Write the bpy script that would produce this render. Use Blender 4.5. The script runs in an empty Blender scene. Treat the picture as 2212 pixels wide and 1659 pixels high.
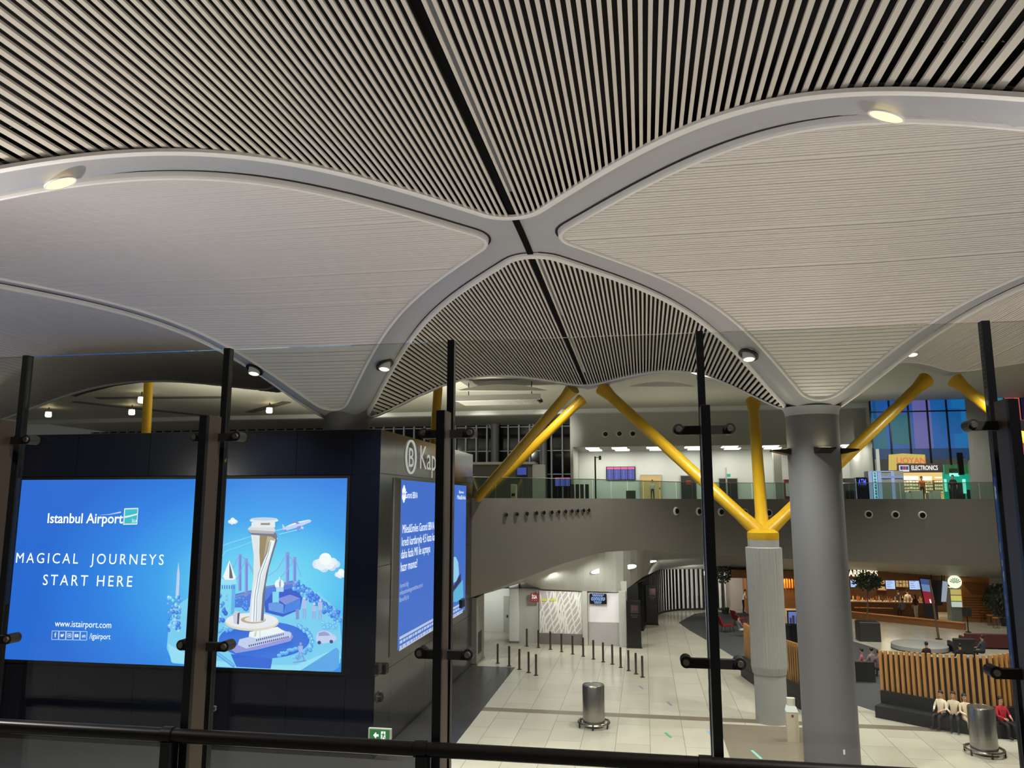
import bpy, math, random
import numpy as np
from mathutils import Vector, Matrix

random.seed(7)
SC = bpy.context.scene
COL = SC.collection
PI = math.pi

# ------------------------------------------------------------------ camera
F = 1653.4                      # focal length in pixels of the 2212 px wide frame
TH, A = 0.153235, 0.168724      # pitch up, yaw against the building grid
EYE = Vector((0.0, 0.0, 8.4))
cam_d = bpy.data.cameras.new('camera')
cam_d.sensor_width = 36.0
cam_d.lens = 36.0 * F / 2212.0
cam_d.clip_start, cam_d.clip_end = 0.05, 400
cam = bpy.data.objects.new('camera', cam_d)
COL.objects.link(cam)
cam.location = EYE
cam.rotation_euler = (PI / 2 + TH, 0, A)
SC.camera = cam

# ------------------------------------------------------------------ world, exposure
W = bpy.data.worlds.new('world')
SC.world = W
W.use_nodes = True
W.node_tree.nodes['Background'].inputs[0].default_value = (1.0, 0.96, 0.90, 1)
W.node_tree.nodes['Background'].inputs[1].default_value = 0.08
SC.view_settings.view_transform = 'Standard'
SC.view_settings.look = 'None'
SC.view_settings.gamma = 1
SC.view_settings.exposure = 0.0
SC.cycles.max_bounces = 6
SC.cycles.diffuse_bounces = 3
SC.cycles.glossy_bounces = 3
SC.cycles.transparent_max_bounces = 16
SC.cycles.sample_clamp_indirect = 4
SC.cycles.use_denoising = True
SC.cycles.caustics_reflective = False
SC.cycles.caustics_refractive = False


def lamp(kind, loc, power, color=(1, 0.93, 0.82), target=None, size=0.3, size_y=None, spot=2.2, blend=0.6):
    d = bpy.data.lights.new('lamp', kind)
    d.energy = power
    d.color = color
    if kind == 'AREA':
        d.size = size
        if size_y:
            d.shape = 'RECTANGLE'
            d.size_y = size_y
    else:
        d.shadow_soft_size = size
    if kind == 'SPOT':
        d.spot_size = spot
        d.spot_blend = blend
    o = bpy.data.objects.new('lamp', d)
    COL.objects.link(o)
    o.location = loc
    if target is not None:
        o.rotation_euler = (Vector(target) - Vector(loc)).to_track_quat('-Z', 'Y').to_euler()
    return o


# ------------------------------------------------------------------ pixel -> place
def ray(x, y):
    u = (x - 1106) / F
    w = (829.5 - y) / F
    fw = math.cos(TH) - w * math.sin(TH)
    up = math.sin(TH) + w * math.cos(TH)
    return Vector((u * math.cos(A) - fw * math.sin(A), u * math.sin(A) + fw * math.cos(A), up))


def at_y(x, y, v):
    r = ray(x, y)
    return EYE + r * ((v - EYE.y) / r.y)


def at_x(x, y, v):
    r = ray(x, y)
    return EYE + r * ((v - EYE.x) / r.x)


def at_z(x, y, v=0.0):
    r = ray(x, y)
    return EYE + r * ((v - EYE.z) / r.z)


# ------------------------------------------------------------------ materials
def lin(c):
    return tuple((v / 255 / 12.92 if v / 255 <= 0.04045 else ((v / 255 + 0.055) / 1.055) ** 2.4) for v in c)


MATS = {}


def mat(name, rgb, rough=0.6, metal=0.0, emit=0.0, noise=0.0, nscale=8.0, coat=0.0, spec=0.5):
    if name in MATS:
        return MATS[name]
    m = bpy.data.materials.new(name)
    m.use_nodes = True
    nt = m.node_tree
    b = nt.nodes['Principled BSDF']
    c = lin(rgb)
    b.inputs['Base Color'].default_value = (*c, 1)
    b.inputs['Roughness'].default_value = rough
    b.inputs['Metallic'].default_value = metal
    b.inputs['Coat Weight'].default_value = coat
    b.inputs['Specular IOR Level'].default_value = spec
    if emit:
        b.inputs['Emission Color'].default_value = (*c, 1)
        b.inputs['Emission Strength'].default_value = emit
        b.inputs['Base Color'].default_value = (0.02, 0.02, 0.02, 1)
    if noise:
        tc = nt.nodes.new('ShaderNodeTexCoord')
        n = nt.nodes.new('ShaderNodeTexNoise')
        n.inputs['Scale'].default_value = nscale
        n.inputs['Detail'].default_value = 4
        mx = nt.nodes.new('ShaderNodeMix')
        mx.data_type = 'RGBA'
        mx.inputs[6].default_value = (*[v * (1 - noise) for v in c], 1)
        mx.inputs[7].default_value = (*[min(1, v * (1 + noise)) for v in c], 1)
        nt.links.new(tc.outputs['Object'], n.inputs['Vector'])
        nt.links.new(n.outputs['Fac'], mx.inputs[0])
        nt.links.new(mx.outputs[2], b.inputs['Base Color'])
    MATS[name] = m
    return m


def glass_mat(name, tint, rough=0.0, ior=1.5):
    m = bpy.data.materials.new(name)
    m.use_nodes = True
    nt = m.node_tree
    nt.nodes.clear()
    out = nt.nodes.new('ShaderNodeOutputMaterial')
    tr = nt.nodes.new('ShaderNodeBsdfTransparent')
    tr.inputs[0].default_value = (*tint, 1)
    gl = nt.nodes.new('ShaderNodeBsdfGlossy')
    gl.inputs['Roughness'].default_value = rough
    gl.inputs['Color'].default_value = (1, 1, 1, 1)
    fr = nt.nodes.new('ShaderNodeFresnel')
    ge = nt.nodes.new('ShaderNodeNewGeometry')
    im = nt.nodes.new('ShaderNodeMix')
    im.inputs[2].default_value = ior
    im.inputs[3].default_value = 1 / ior
    nt.links.new(ge.outputs['Backfacing'], im.inputs[0])
    nt.links.new(im.outputs[0], fr.inputs['IOR'])
    mx = nt.nodes.new('ShaderNodeMixShader')
    nt.links.new(fr.outputs[0], mx.inputs[0])
    nt.links.new(tr.outputs[0], mx.inputs[1])
    nt.links.new(gl.outputs[0], mx.inputs[2])
    nt.links.new(mx.outputs[0], out.inputs[0])
    MATS[name] = m
    return m


def wood_mat(name, c1, c2, scale=3.0, axis='Z', rough=0.5):
    m = bpy.data.materials.new(name)
    m.use_nodes = True
    nt = m.node_tree
    b = nt.nodes['Principled BSDF']
    b.inputs['Roughness'].default_value = rough
    tc = nt.nodes.new('ShaderNodeTexCoord')
    mp = nt.nodes.new('ShaderNodeMapping')
    s = {'X': (0.15, 1, 1), 'Y': (1, 0.15, 1), 'Z': (1, 1, 0.15)}[axis]
    mp.inputs['Scale'].default_value = s
    n = nt.nodes.new('ShaderNodeTexNoise')
    n.inputs['Scale'].default_value = scale * 4
    n.inputs['Detail'].default_value = 6
    mx = nt.nodes.new('ShaderNodeMix')
    mx.data_type = 'RGBA'
    mx.inputs[6].default_value = (*lin(c1), 1)
    mx.inputs[7].default_value = (*lin(c2), 1)
    nt.links.new(tc.outputs['Object'], mp.inputs[0])
    nt.links.new(mp.outputs[0], n.inputs['Vector'])
    nt.links.new(n.outputs['Fac'], mx.inputs[0])
    nt.links.new(mx.outputs[2], b.inputs['Base Color'])
    MATS[name] = m
    return m


# ------------------------------------------------------------------ mesh builder
class MB:
    def __init__(s):
        s.v, s.f, s.m = [], [], []

    def quad(s, a, b, c, d, mi=0):
        i = len(s.v)
        s.v += [tuple(a), tuple(b), tuple(c), tuple(d)]
        s.f.append((i, i + 1, i + 2, i + 3))
        s.m.append(mi)

    def poly(s, pts, mi=0):
        i = len(s.v)
        s.v += [tuple(p) for p in pts]
        s.f.append(tuple(range(i, i + len(pts))))
        s.m.append(mi)

    def hexa(s, p, mi=0):       # 8 points: bottom 0-3 ccw, top 4-7
        i = len(s.v)
        s.v += [tuple(q) for q in p]
        for f in ((3, 2, 1, 0), (4, 5, 6, 7), (0, 1, 5, 4), (1, 2, 6, 5), (2, 3, 7, 6), (3, 0, 4, 7)):
            s.f.append(tuple(i + k for k in f))
            s.m.append(mi)
        return s

    def box(s, x0, x1, y0, y1, z0, z1, mi=0):
        return s.hexa([(x0, y0, z0), (x1, y0, z0), (x1, y1, z0), (x0, y1, z0),
                       (x0, y0, z1), (x1, y0, z1), (x1, y1, z1), (x0, y1, z1)], mi)

    def bbox(s, x0, x1, y0, y1, z0, z1, b=0.01, mi=0):   # chamfered vertical edges and top
        pts = [(x0 + b, y0), (x1 - b, y0), (x1, y0 + b), (x1, y1 - b), (x1 - b, y1), (x0 + b, y1), (x0, y1 - b), (x0, y0 + b)]
        cx, cy = (x0 + x1) / 2, (y0 + y1) / 2
        kx, ky = 1 - 2 * b / max(x1 - x0, 1e-6), 1 - 2 * b / max(y1 - y0, 1e-6)
        top = [(cx + (x - cx) * kx, cy + (y - cy) * ky) for x, y in pts]
        i = len(s.v)
        s.v += [(x, y, z0) for x, y in pts] + [(x, y, z1 - b) for x, y in pts] + [(x, y, z1) for x, y in top]
        n = 8
        s.f.append(tuple(i + k for k in reversed(range(n))))
        s.m.append(mi)
        for L in (0, n):
            for k in range(n):
                s.f.append((i + L + k, i + L + (k + 1) % n, i + L + n + (k + 1) % n, i + L + n + k))
                s.m.append(mi)
        s.f.append(tuple(i + 2 * n + k for k in range(n)))
        s.m.append(mi)
        return s

    def tube(s, p0, p1, r0, r1=None, n=12, mi=0, caps=True):
        return s.path([p0, p1], [r0, r0 if r1 is None else r1], n, mi, caps)

    def path(s, pts, radii, n=10, mi=0, caps=True):
        pts = [Vector(p) for p in pts]
        if not hasattr(radii, '__len__'):
            radii = [radii] * len(pts)
        i0 = len(s.v)
        up = None
        for k, p in enumerate(pts):
            t = (pts[min(k + 1, len(pts) - 1)] - pts[max(k - 1, 0)]).normalized()
            if up is None:
                up = Vector((0, 0, 1)) if abs(t.z) < 0.9 else Vector((1, 0, 0))
            a = t.cross(up).normalized()
            b = a.cross(t).normalized()
            up = b
            for j in range(n):
                an = 2 * PI * j / n
                s.v.append(tuple(p + (a * math.cos(an) + b * math.sin(an)) * radii[k]))
        for k in range(len(pts) - 1):
            for j in range(n):
                s.f.append((i0 + k * n + j, i0 + k * n + (j + 1) % n, i0 + (k + 1) * n + (j + 1) % n, i0 + (k + 1) * n + j))
                s.m.append(mi)
        if caps:
            s.f.append(tuple(i0 + j for j in reversed(range(n))))
            s.m.append(mi)
            L = i0 + (len(pts) - 1) * n
            s.f.append(tuple(L + j for j in range(n)))
            s.m.append(mi)
        return s

    def lathe(s, c, prof, n=32, mi=0, axis=(0, 0, 1), caps=True):
        ax = Vector(axis).normalized()
        c = Vector(c)
        pts = [c + ax * z for r, z in prof]
        u = Vector((1, 0, 0)) if abs(ax.x) < 0.9 else Vector((0, 1, 0))
        a = ax.cross(u).normalized()
        b = ax.cross(a).normalized()
        i0 = len(s.v)
        for (r, z), p in zip(prof, pts):
            for j in range(n):
                an = 2 * PI * j / n
                s.v.append(tuple(p + (a * math.cos(an) + b * math.sin(an)) * r))
        for k in range(len(prof) - 1):
            for j in range(n):
                s.f.append((i0 + k * n + j, i0 + k * n + (j + 1) % n, i0 + (k + 1) * n + (j + 1) % n, i0 + (k + 1) * n + j))
                s.m.append(mi)
        if caps:
            s.f.append(tuple(i0 + j for j in reversed(range(n))))
            s.m.append(mi)
            L = i0 + (len(prof) - 1) * n
            s.f.append(tuple(L + j for j in range(n)))
            s.m.append(mi)
        return s

    def ball(s, c, r, n=10, mi=0, sq=(1, 1, 1)):
        c = Vector(c)
        i0 = len(s.v)
        m = max(4, n // 2)
        for k in range(1, m):
            ph = PI * k / m
            for j in range(n):
                an = 2 * PI * j / n
                s.v.append((c.x + r * sq[0] * math.sin(ph) * math.cos(an), c.y + r * sq[1] * math.sin(ph) * math.sin(an), c.z + r * sq[2] * math.cos(ph)))
        t = len(s.v)
        s.v += [(c.x, c.y, c.z + r * sq[2]), (c.x, c.y, c.z - r * sq[2])]
        for k in range(m - 2):
            for j in range(n):
                s.f.append((i0 + k * n + j, i0 + (k + 1) * n + j, i0 + (k + 1) * n + (j + 1) % n, i0 + k * n + (j + 1) % n))
                s.m.append(mi)
        for j in range(n):
            s.f.append((t, i0 + j, i0 + (j + 1) % n))
            s.f.append((t + 1, i0 + (m - 2) * n + (j + 1) % n, i0 + (m - 2) * n + j))
            s.m += [mi, mi]
        return s

    def prism(s, pts, off, mi=0):      # planar polygon extruded by the vector off
        off = Vector(off)
        i = len(s.v)
        n = len(pts)
        s.v += [tuple(p) for p in pts] + [tuple(Vector(p) + off) for p in pts]
        s.f.append(tuple(i + k for k in range(n)))
        s.f.append(tuple(i + n + k for k in reversed(range(n))))
        s.m += [mi, mi]
        for k in range(n):
            s.f.append((i + k, i + n + k, i + n + (k + 1) % n, i + (k + 1) % n))
            s.m.append(mi)
        return s

    def build(s, name, mats, parent=None, smooth=False, flip=False):
        me = bpy.data.meshes.new(name)
        me.from_pydata(s.v, [], s.f)
        if not isinstance(mats, (list, tuple)):
            mats = [mats]
        for m in mats:
            me.materials.append(m)
        me.polygons.foreach_set('material_index', s.m)
        if smooth:
            me.polygons.foreach_set('use_smooth', [True] * len(s.f))
            try:
                me.set_sharp_from_angle(angle=0.7)
            except Exception:
                pass
        me.validate()
        me.update()
        o = bpy.data.objects.new(name, me)
        COL.objects.link(o)
        if parent is not None:
            o.parent = parent
            o.matrix_parent_inverse = Matrix.Translation(-parent_origin(parent))
        return o


def parent_origin(p):
    return Vector(p.location) if p.parent is None else Vector((0, 0, 0))


def thing(name, label, cat, loc=(0, 0, 0), group=None):
    o = bpy.data.objects.new(name, None)
    COL.objects.link(o)
    o.location = loc
    o.empty_display_size = 0.1
    o['label'] = label
    o['category'] = cat
    if group:
        o['group'] = group
    return o


def tag(o, label, cat, group=None, kind=None):
    o['label'] = label
    o['category'] = cat
    if group:
        o['group'] = group
    if kind:
        o['kind'] = kind
    return o


def struct(o, label=None):
    o['kind'] = 'structure'
    if label:
        o['label'] = label
    return o


def clone(o, loc, label=None, rz=None):
    r = o.copy()
    COL.objects.link(r)
    r.location = loc
    if rz is not None:
        r.rotation_euler = (0, 0, rz)
    if label:
        r['label'] = label
    for ch in o.children:
        c = ch.copy()
        COL.objects.link(c)
        c.parent = r
        for g in ch.children:
            d = g.copy()
            COL.objects.link(d)
            d.parent = c
    return r


# ------------------------------------------------------------------ palette
M_band = mat('ceiling_band_grey', (160, 161, 169), 0.45)
M_rim = mat('rim_pale_grey', (222, 220, 222), 0.45)
M_slat = mat('slat_warm_white', (198, 192, 185), 0.5)
M_slatfine = mat('slat_fine_white', (212, 207, 206), 0.5)
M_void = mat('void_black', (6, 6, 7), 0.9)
M_gap = mat('slat_gap_grey', (70, 66, 62), 0.8)
M_black = mat('black_metal', (14, 14, 15), 0.35, 0.3)
M_joint = mat('joint_black', (4, 4, 5), 0.9, spec=0.1)
M_steel = mat('brushed_steel', (150, 140, 128), 0.38, 0.9, noise=0.08)
M_bronze = mat('bronze_steel', (96, 82, 72), 0.42, 0.85)
M_rail = mat('rail_dark', (30, 26, 24), 0.3, 0.6)
M_column = mat('column_paint', (104, 103, 106), 0.55, noise=0.03)
M_yellow = mat('yellow_paint', (196, 152, 22), 0.36)
M_navy = mat('navy_panel', (5, 8, 20), 0.2, 0.0)
M_greypanel = mat('grey_gloss_panel', (56, 55, 54), 0.16, 0.3)
M_fascia = mat('fascia_gloss', (146, 140, 132), 0.12, 0.4)
M_white = mat('white_paint', (222, 222, 218), 0.6)
M_wallgrey = mat('wall_grey', (176, 174, 166), 0.7)
M_dkwall = mat('dark_grey_wall', (92, 90, 86), 0.6)
M_lampon = mat('lamp_glow', (255, 236, 190), emit=9)
M_lampwarm = mat('lamp_warm_disc', (255, 233, 176), emit=1.5)
M_lampcool = mat('lamp_panel_glow', (255, 252, 240), emit=9)
M_dark = mat('dark_matte', (26, 24, 23), 0.6)
M_screenw = mat('white_print', (238, 244, 255), emit=1.7)
M_chrome = mat('stainless', (168, 166, 160), 0.24, 0.95)
M_glass = glass_mat('barrier_glass', (0.875, 0.895, 0.87))
M_glassgreen = glass_mat('balustrade_glass', (0.70, 0.80, 0.75))

# ------------------------------------------------------------------ ceiling: groin vault of diamonds
KS = 1.09
E1C, E2C, S1, S2 = -2.3629 * KS, 15.2021 * KS, 7.5 * KS, 9.3608 * KS
H0, HC, HN, HM, HG, HW = 5.5501 * KS, 2.7103 * KS, 4.0659, 2.2121, 0.0864, -0.072


def H(x, y):
    q1, q2 = (x - E1C) / S1, (y - E2C) / S2
    gg = 1 - HG * max(q2, 0.0) - HW * min(max(abs(q1) - 1, 0.0), 1.0)
    u = abs(q1 - 2 * round(q1 / 2))
    v = abs(q2 - 2 * round(q2 / 2))
    t = min(u, v, 1.0)
    return EYE.z - 0.10 + HC + (H0 - HC) * gg * (1 - t ** HN) ** HM


LD = math.hypot(S1, S2)


def outline(cx, cy, ins=0.45, r=0.85, step=0.3):
    k = 1 - (ins + r) * LD / (S1 * S2)
    a, b = S1 * k, S2 * k
    ph = math.atan2(S1, S2)
    pts = []

    def arc(px, py, a0, a1):
        n = 8
        for i in range(n + 1):
            t = a0 + (a1 - a0) * i / n
            pts.append((px + r * math.cos(t), py + r * math.sin(t)))
    arc(cx + a, cy, -ph, ph)
    arc(cx, cy + b, ph, PI - ph)
    arc(cx - a, cy, PI - ph, PI + ph)
    arc(cx, cy - b, PI + ph, 2 * PI - ph)
    out = []
    for i, p in enumerate(pts):
        q = pts[(i + 1) % len(pts)]
        d = math.dist(p, q)
        m = max(1, int(d / step))
        for j in range(m):
            out.append((p[0] + (q[0] - p[0]) * j / m, p[1] + (q[1] - p[1]) * j / m))
    return out


def span(pts, axis, val):
    lo, hi = None, None
    o = 1 - axis
    for i, p in enumerate(pts):
        q = pts[(i + 1) % len(pts)]
        if (p[axis] - val) * (q[axis] - val) <= 0 and p[axis] != q[axis]:
            t = (val - p[axis]) / (q[axis] - p[axis])
            w = p[o] + (q[o] - p[o]) * t
            lo = w if lo is None else min(lo, w)
            hi = w if hi is None else max(hi, w)
    return lo, hi


CENTRES = [(0, -1), (0, 1), (-1, 0), (1, 0), (-2, 1), (2, 1)]


def dia(x, y, c):
    return abs(x - E1C - c[0] * S1) / S1 + abs(y - E2C - c[1] * S2) / S2


def sdf(x, y, c, ins=0.45, r=0.85):     # signed distance to a panel outline
    px, py = abs(x - E1C - c[0] * S1), abs(y - E2C - c[1] * S2)
    k = 1 - (ins + r) * LD / (S1 * S2)
    a, b = S1 * k, S2 * k
    t = min(1.0, max(0.0, ((px - a) * -a + py * b) / (a * a + b * b)))
    qx, qy = a - a * t, b * t
    d = math.hypot(px - qx, py - qy)
    if px * b + py * a < a * b:
        d = -d
    return d - r


# the grey ribbons between the panels
mb = MB()
st = 0.18
xs = np.arange(E1C - 2.7 * S1, E1C + 2.7 * S1, st)
ys = np.arange(E2C - 1.7 * S2, E2C + 2.1 * S2, st)
idx = {}


def vid(i, j):
    if (i, j) not in idx:
        idx[(i, j)] = len(mb.v)
        mb.v.append((float(xs[i]), float(ys[j]), H(xs[i], ys[j]) + 0.10))
    return idx[(i, j)]


for i in range(len(xs) - 1):
    for j in range(len(ys) - 1):
        x, y = xs[i] + st / 2, ys[j] + st / 2
        d = min(dia(x, y, c) for c in CENTRES)
        if d < 0.95 and min(sdf(x, y, c) for c in CENTRES) < (-0.10 if min(CENTRES, key=lambda c: sdf(x, y, c))[0] == 0 else -0.3):
            continue
        if y > E2C + S2 * 0.98:
            if d > 1.055:
                continue
        mb.f.append((vid(i, j), vid(i + 1, j), vid(i + 1, j + 1), vid(i, j + 1)))
        mb.m.append(0)
for k, q in enumerate(mb.v):          # clean edges under the panel rims
    c = min(CENTRES, key=lambda c_: sdf(q[0], q[1], c_))
    d = sdf(q[0], q[1], c)
    if c[0] == 0 and d < -0.05:
        e = 0.01
        gx = (sdf(q[0] + e, q[1], c) - sdf(q[0] - e, q[1], c)) / (2 * e)
        gy = (sdf(q[0], q[1] + e, c) - sdf(q[0], q[1] - e, c)) / (2 * e)
        gl = math.hypot(gx, gy) or 1
        s_ = (-0.05 - d) / gl
        X, Y = q[0] + gx / gl * s_, q[1] + gy / gl * s_
        mb.v[k] = (X, Y, H(X, Y) + 0.10)
o = mb.build('ceiling', M_band, smooth=True)
struct(o, 'smooth grey ceiling ribbons crossing between the vaulted panels')


def panel(c, label, kind, pitch, width, height, axis, joint=False):
    cx, cy = E1C + c[0] * S1, E2C + c[1] * S2
    t = thing('ceiling_panel', label, 'ceiling panel', (cx, cy, H(cx, cy)), 'vaulted ceiling panels')
    ol = outline(cx, cy)
    ms, mk = MB(), MB()
    half = (S1 if axis == 0 else S2)
    n = int(half / pitch)
    rj = random.Random(c[0] * 7 + c[1] * 3 + 1)
    for k in range(-n, n + 1):
        v = (cx if axis == 0 else cy) + k * pitch
        jz = 0.0 if kind == 'open' else (rj.uniform(0, 0.006) if rj.random() > 0.08 else rj.uniform(0.010, 0.020))
        if joint and abs(v - E1C) < 0.10:
            continue
        lo, hi = span(ol, axis, v)
        if lo is None or hi - lo < 0.35:
            continue
        lo += 0.06
        hi -= 0.06
        seg = [lo, hi]
        if axis == 0 and lo < E2C + 1 < hi and c[1] == -1:
            seg = [lo, E2C - 0.001, hi] if lo < E2C < hi else [lo, hi]
        if axis == 1 and lo < cx < hi:
            # the outer crossings sit slightly higher: two straight runs
            m = E1C + (S1 if c[0] > 0 else -S1)
            seg = [lo, m, hi] if lo < m < hi else [lo, hi]
        for s0, s1 in zip(seg[:-1], seg[1:]):
            P = []
            for dz in (0, height):
                for (a, b) in ((v - width / 2, s0), (v + width / 2, s0), (v + width / 2, s1), (v - width / 2, s1)):
                    X, Y = (a, b) if axis == 0 else (b, a)
                    P.append((X, Y, H(X, Y) + dz + jz))
            ms.hexa(P)
            Q = []
            bz = 0.55 if kind == 'open' else height + 0.02
            for (a, b) in ((v - pitch / 2, s0), (v + pitch / 2, s0), (v + pitch / 2, s1), (v - pitch / 2, s1)):
                X, Y = (a, b) if axis == 0 else (b, a)
                Q.append((X, Y, H(X, Y) + bz))
            mk.quad(*Q)
    if kind == 'open':
        for i in range(len(ol)):
            (ax_, ay_), (bx_, by_) = ol[i], ol[(i + 1) % len(ol)]
            za, zb_ = H(ax_, ay_), H(bx_, by_)
            mk.quad((ax_, ay_, za + 0.03), (bx_, by_, zb_ + 0.03), (bx_, by_, zb_ + 0.62), (ax_, ay_, za + 0.62))
    ms.build('slats', M_slat if kind == 'open' else M_slatfine, t)
    mk.build('backing', M_void if kind == 'open' else M_gap, t)
    mr = MB()
    m = len(ol)
    rings = []
    if kind == 'open':
        lip = 0.16 if c[1] == -1 else 0.11
        low = -0.035
        prof = ((0.03, 0.085), (0.02, 0.02), (0.0, low + 0.03), (-0.03, low), (-lip + 0.04, low), (-lip, low + 0.02), (-lip, 0.04))
    else:
        prof = ((0.01, 0.085), (0.0, 0.0), (-0.015, -0.04), (-0.05, -0.055), (-0.09, -0.045), (-0.105, -0.01), (-0.105, 0.06))
    for (dd, dz) in prof:
        ring = []
        for i in range(m):
            p, q = Vector((*ol[i - 1], 0)), Vector((*ol[(i + 1) % m], 0))
            tg = (q - p).normalized()
            nrm = Vector((tg.y, -tg.x, 0))
            X, Y = ol[i][0] + nrm.x * dd, ol[i][1] + nrm.y * dd
            ring.append((X, Y, H(ol[i][0], ol[i][1]) + dz))
        rings.append(ring)
    for a, b in zip(rings[:-1], rings[1:]):
        for i in range(m):
            j = (i + 1) % m
            if joint and abs(ol[i][0] - E1C) < 0.09 and abs(ol[j][0] - E1C) < 0.09:
                continue
            mr.quad(a[i], a[j], b[j], b[i])
    mr.build('rim', M_rim, t, smooth=True)
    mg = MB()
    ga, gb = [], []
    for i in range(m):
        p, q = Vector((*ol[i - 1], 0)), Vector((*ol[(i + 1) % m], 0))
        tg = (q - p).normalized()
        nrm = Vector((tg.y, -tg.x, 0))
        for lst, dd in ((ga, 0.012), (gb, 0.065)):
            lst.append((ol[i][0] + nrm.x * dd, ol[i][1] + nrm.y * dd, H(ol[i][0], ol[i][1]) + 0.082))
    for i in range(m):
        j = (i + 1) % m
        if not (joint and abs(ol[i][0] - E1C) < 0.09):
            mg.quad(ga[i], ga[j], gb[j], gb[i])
    mg.build('gap_shade_strip', M_void, t)  # black strip standing in for the shade in the groove around the rim
    return t


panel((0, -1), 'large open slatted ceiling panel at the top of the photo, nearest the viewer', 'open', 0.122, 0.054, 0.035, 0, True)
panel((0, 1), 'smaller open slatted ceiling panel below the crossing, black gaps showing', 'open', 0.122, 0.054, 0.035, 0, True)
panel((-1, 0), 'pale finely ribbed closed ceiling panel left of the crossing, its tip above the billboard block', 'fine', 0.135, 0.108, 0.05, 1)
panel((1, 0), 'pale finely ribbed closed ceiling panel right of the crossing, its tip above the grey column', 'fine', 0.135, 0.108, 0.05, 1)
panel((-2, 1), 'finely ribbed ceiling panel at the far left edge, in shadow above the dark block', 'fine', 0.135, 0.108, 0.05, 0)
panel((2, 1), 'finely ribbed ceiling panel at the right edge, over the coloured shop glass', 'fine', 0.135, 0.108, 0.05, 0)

# dark joint running through both open panels and across the ribbon crossing
mb = MB()
ys_ = np.linspace(E2C - 1.8 * S2, E2C + 1.93 * S2, 60)
for a, b in zip(ys_[:-1], ys_[1:]):
    P = []
    for dz in (0, 0.1):
        for X, Y in ((E1C - 0.07, a), (E1C + 0.07, a), (E1C + 0.07, b), (E1C - 0.07, b)):
            P.append((X, Y, H(E1C, Y) + 0.05 + dz))
    mb.hexa(P)
o = mb.build('expansion_joint', M_joint)
tag(o, 'black joint line running down the middle of the ceiling through the crossing', 'joint')

# recessed lamps in the ribbons
LAMPS = [((130, 395), 'round warm ceiling lamp in the ribbon at the far left above the pale panel', 0),
         ((1915, 250), 'round warm ceiling lamp in the ribbon at the upper right', 0),
         ((831, 788), 'ceiling spotlight in the ribbon just left of the small open panel', 1),
         ((1617, 766), 'ceiling spotlight in the ribbon just right of the small open panel', 1),
         ((550, 798), 'ceiling spotlight in the narrow ribbon above the billboard, beside a glass joint bar', 1),
         ((1970, 758), 'ceiling spotlight in the ribbon at the right, above the coloured glass', 1)]


def on_ceiling(px, py, off=0.09):
    r = ray(px, py)
    p = None
    for k in range(400):
        s = 5 + k * 0.12
        q = EYE + r * s
        if q.z >= H(q.x, q.y) + off:
            lo, hi = s - 0.12, s
            for _ in range(20):
                md = (lo + hi) / 2
                q = EYE + r * md
                if q.z >= H(q.x, q.y) + off:
                    hi = md
                else:
                    lo = md
            return EYE + r * lo
    return p


for (pp, lab, kd) in LAMPS:
    p = on_ceiling(*pp)
    t = thing('ceiling_lamp', lab, 'lamp', p, 'round lamps in the ceiling ribbons')
    e = 0.3
    nx = Vector((-(H(p.x + e, p.y) - H(p.x - e, p.y)) / (2 * e), -(H(p.x, p.y + e) - H(p.x, p.y - e)) / (2 * e), 1)).normalized()
    dn = -nx
    if kd:
        MB().lathe(p + nx * 0.02, [(0.20, 0), (0.30, 0.0), (0.31, 0.05), (0.22, 0.06), (0.20, 0)], 28, axis=dn, caps=False).build('collar', M_black, t, True)
        ax = Vector((0, -0.25, -1)).normalized()
        MB().lathe(p, [(0.19, -0.05), (0.19, 0.15), (0.16, 0.17)], 24, axis=ax, caps=False).build('drum', M_rim, t, True)
        MB().lathe(p + ax * 0.15, [(0.165, 0), (0.02, 0.012)], 24, axis=ax).build('lens', M_lampon, t)
        lamp('SPOT', p + ax * 0.35, 5000, (1, 0.97, 0.91), p + Vector((0, -1, -6)), 0.15, spot=2.2, blend=0.9)
    else:
        MB().lathe(p, [(0.20, 0.0), (0.225, 0.0), (0.225, 0.02), (0.20, 0.02)], 28, axis=dn, caps=False).build('trim_ring', M_rim, t, True)
        MB().lathe(p + dn * 0.012, [(0.205, 0), (0.02, 0.012)], 28, axis=dn).build('lens', M_lampwarm, t)
        lamp('SPOT', p + Vector((0, 0, -0.3)), 5000, (1, 0.97, 0.91), p + Vector((0, 2, -6)), 0.15, spot=2.2, blend=0.9)

# added downlight spots without fittings, brightening the floor and by bounce the ceiling
for (x, y) in ((-14, 10), (9, 10), (-9, 2), (4, 2), (-20, 20), (18, 22), (26, 30), (2, 30), (14, 34)):
    lamp('SPOT', (x, y, min(H(x, y) - 0.1, 13.6)), 4000, (1, 0.98, 0.95), (x, y + 2, 0), 0.2, spot=2.5, blend=0.8)

# uplights on the neighbouring columns outside the picture
for (x, y, pw) in ((E1C - S1, E2C - S2, 1100), (E1C + S1, E2C - S2, 320), (E1C - 3 * S1, E2C + S2, 1500), (E1C - 3 * S1, E2C - S2, 900), (E1C + 3 * S1, E2C + S2, 500)):
    for k in range(4):
        d = Vector((math.cos(PI / 4 + k * PI / 2), math.sin(PI / 4 + k * PI / 2), 0))
        p = Vector((x, y, 9.6)) + d * 1.3
        lamp('SPOT', p, pw, (1, 0.95, 0.88), p + d * 6 + Vector((0, 0, 4.6)), 0.15, spot=2.2, blend=0.95)

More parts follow.
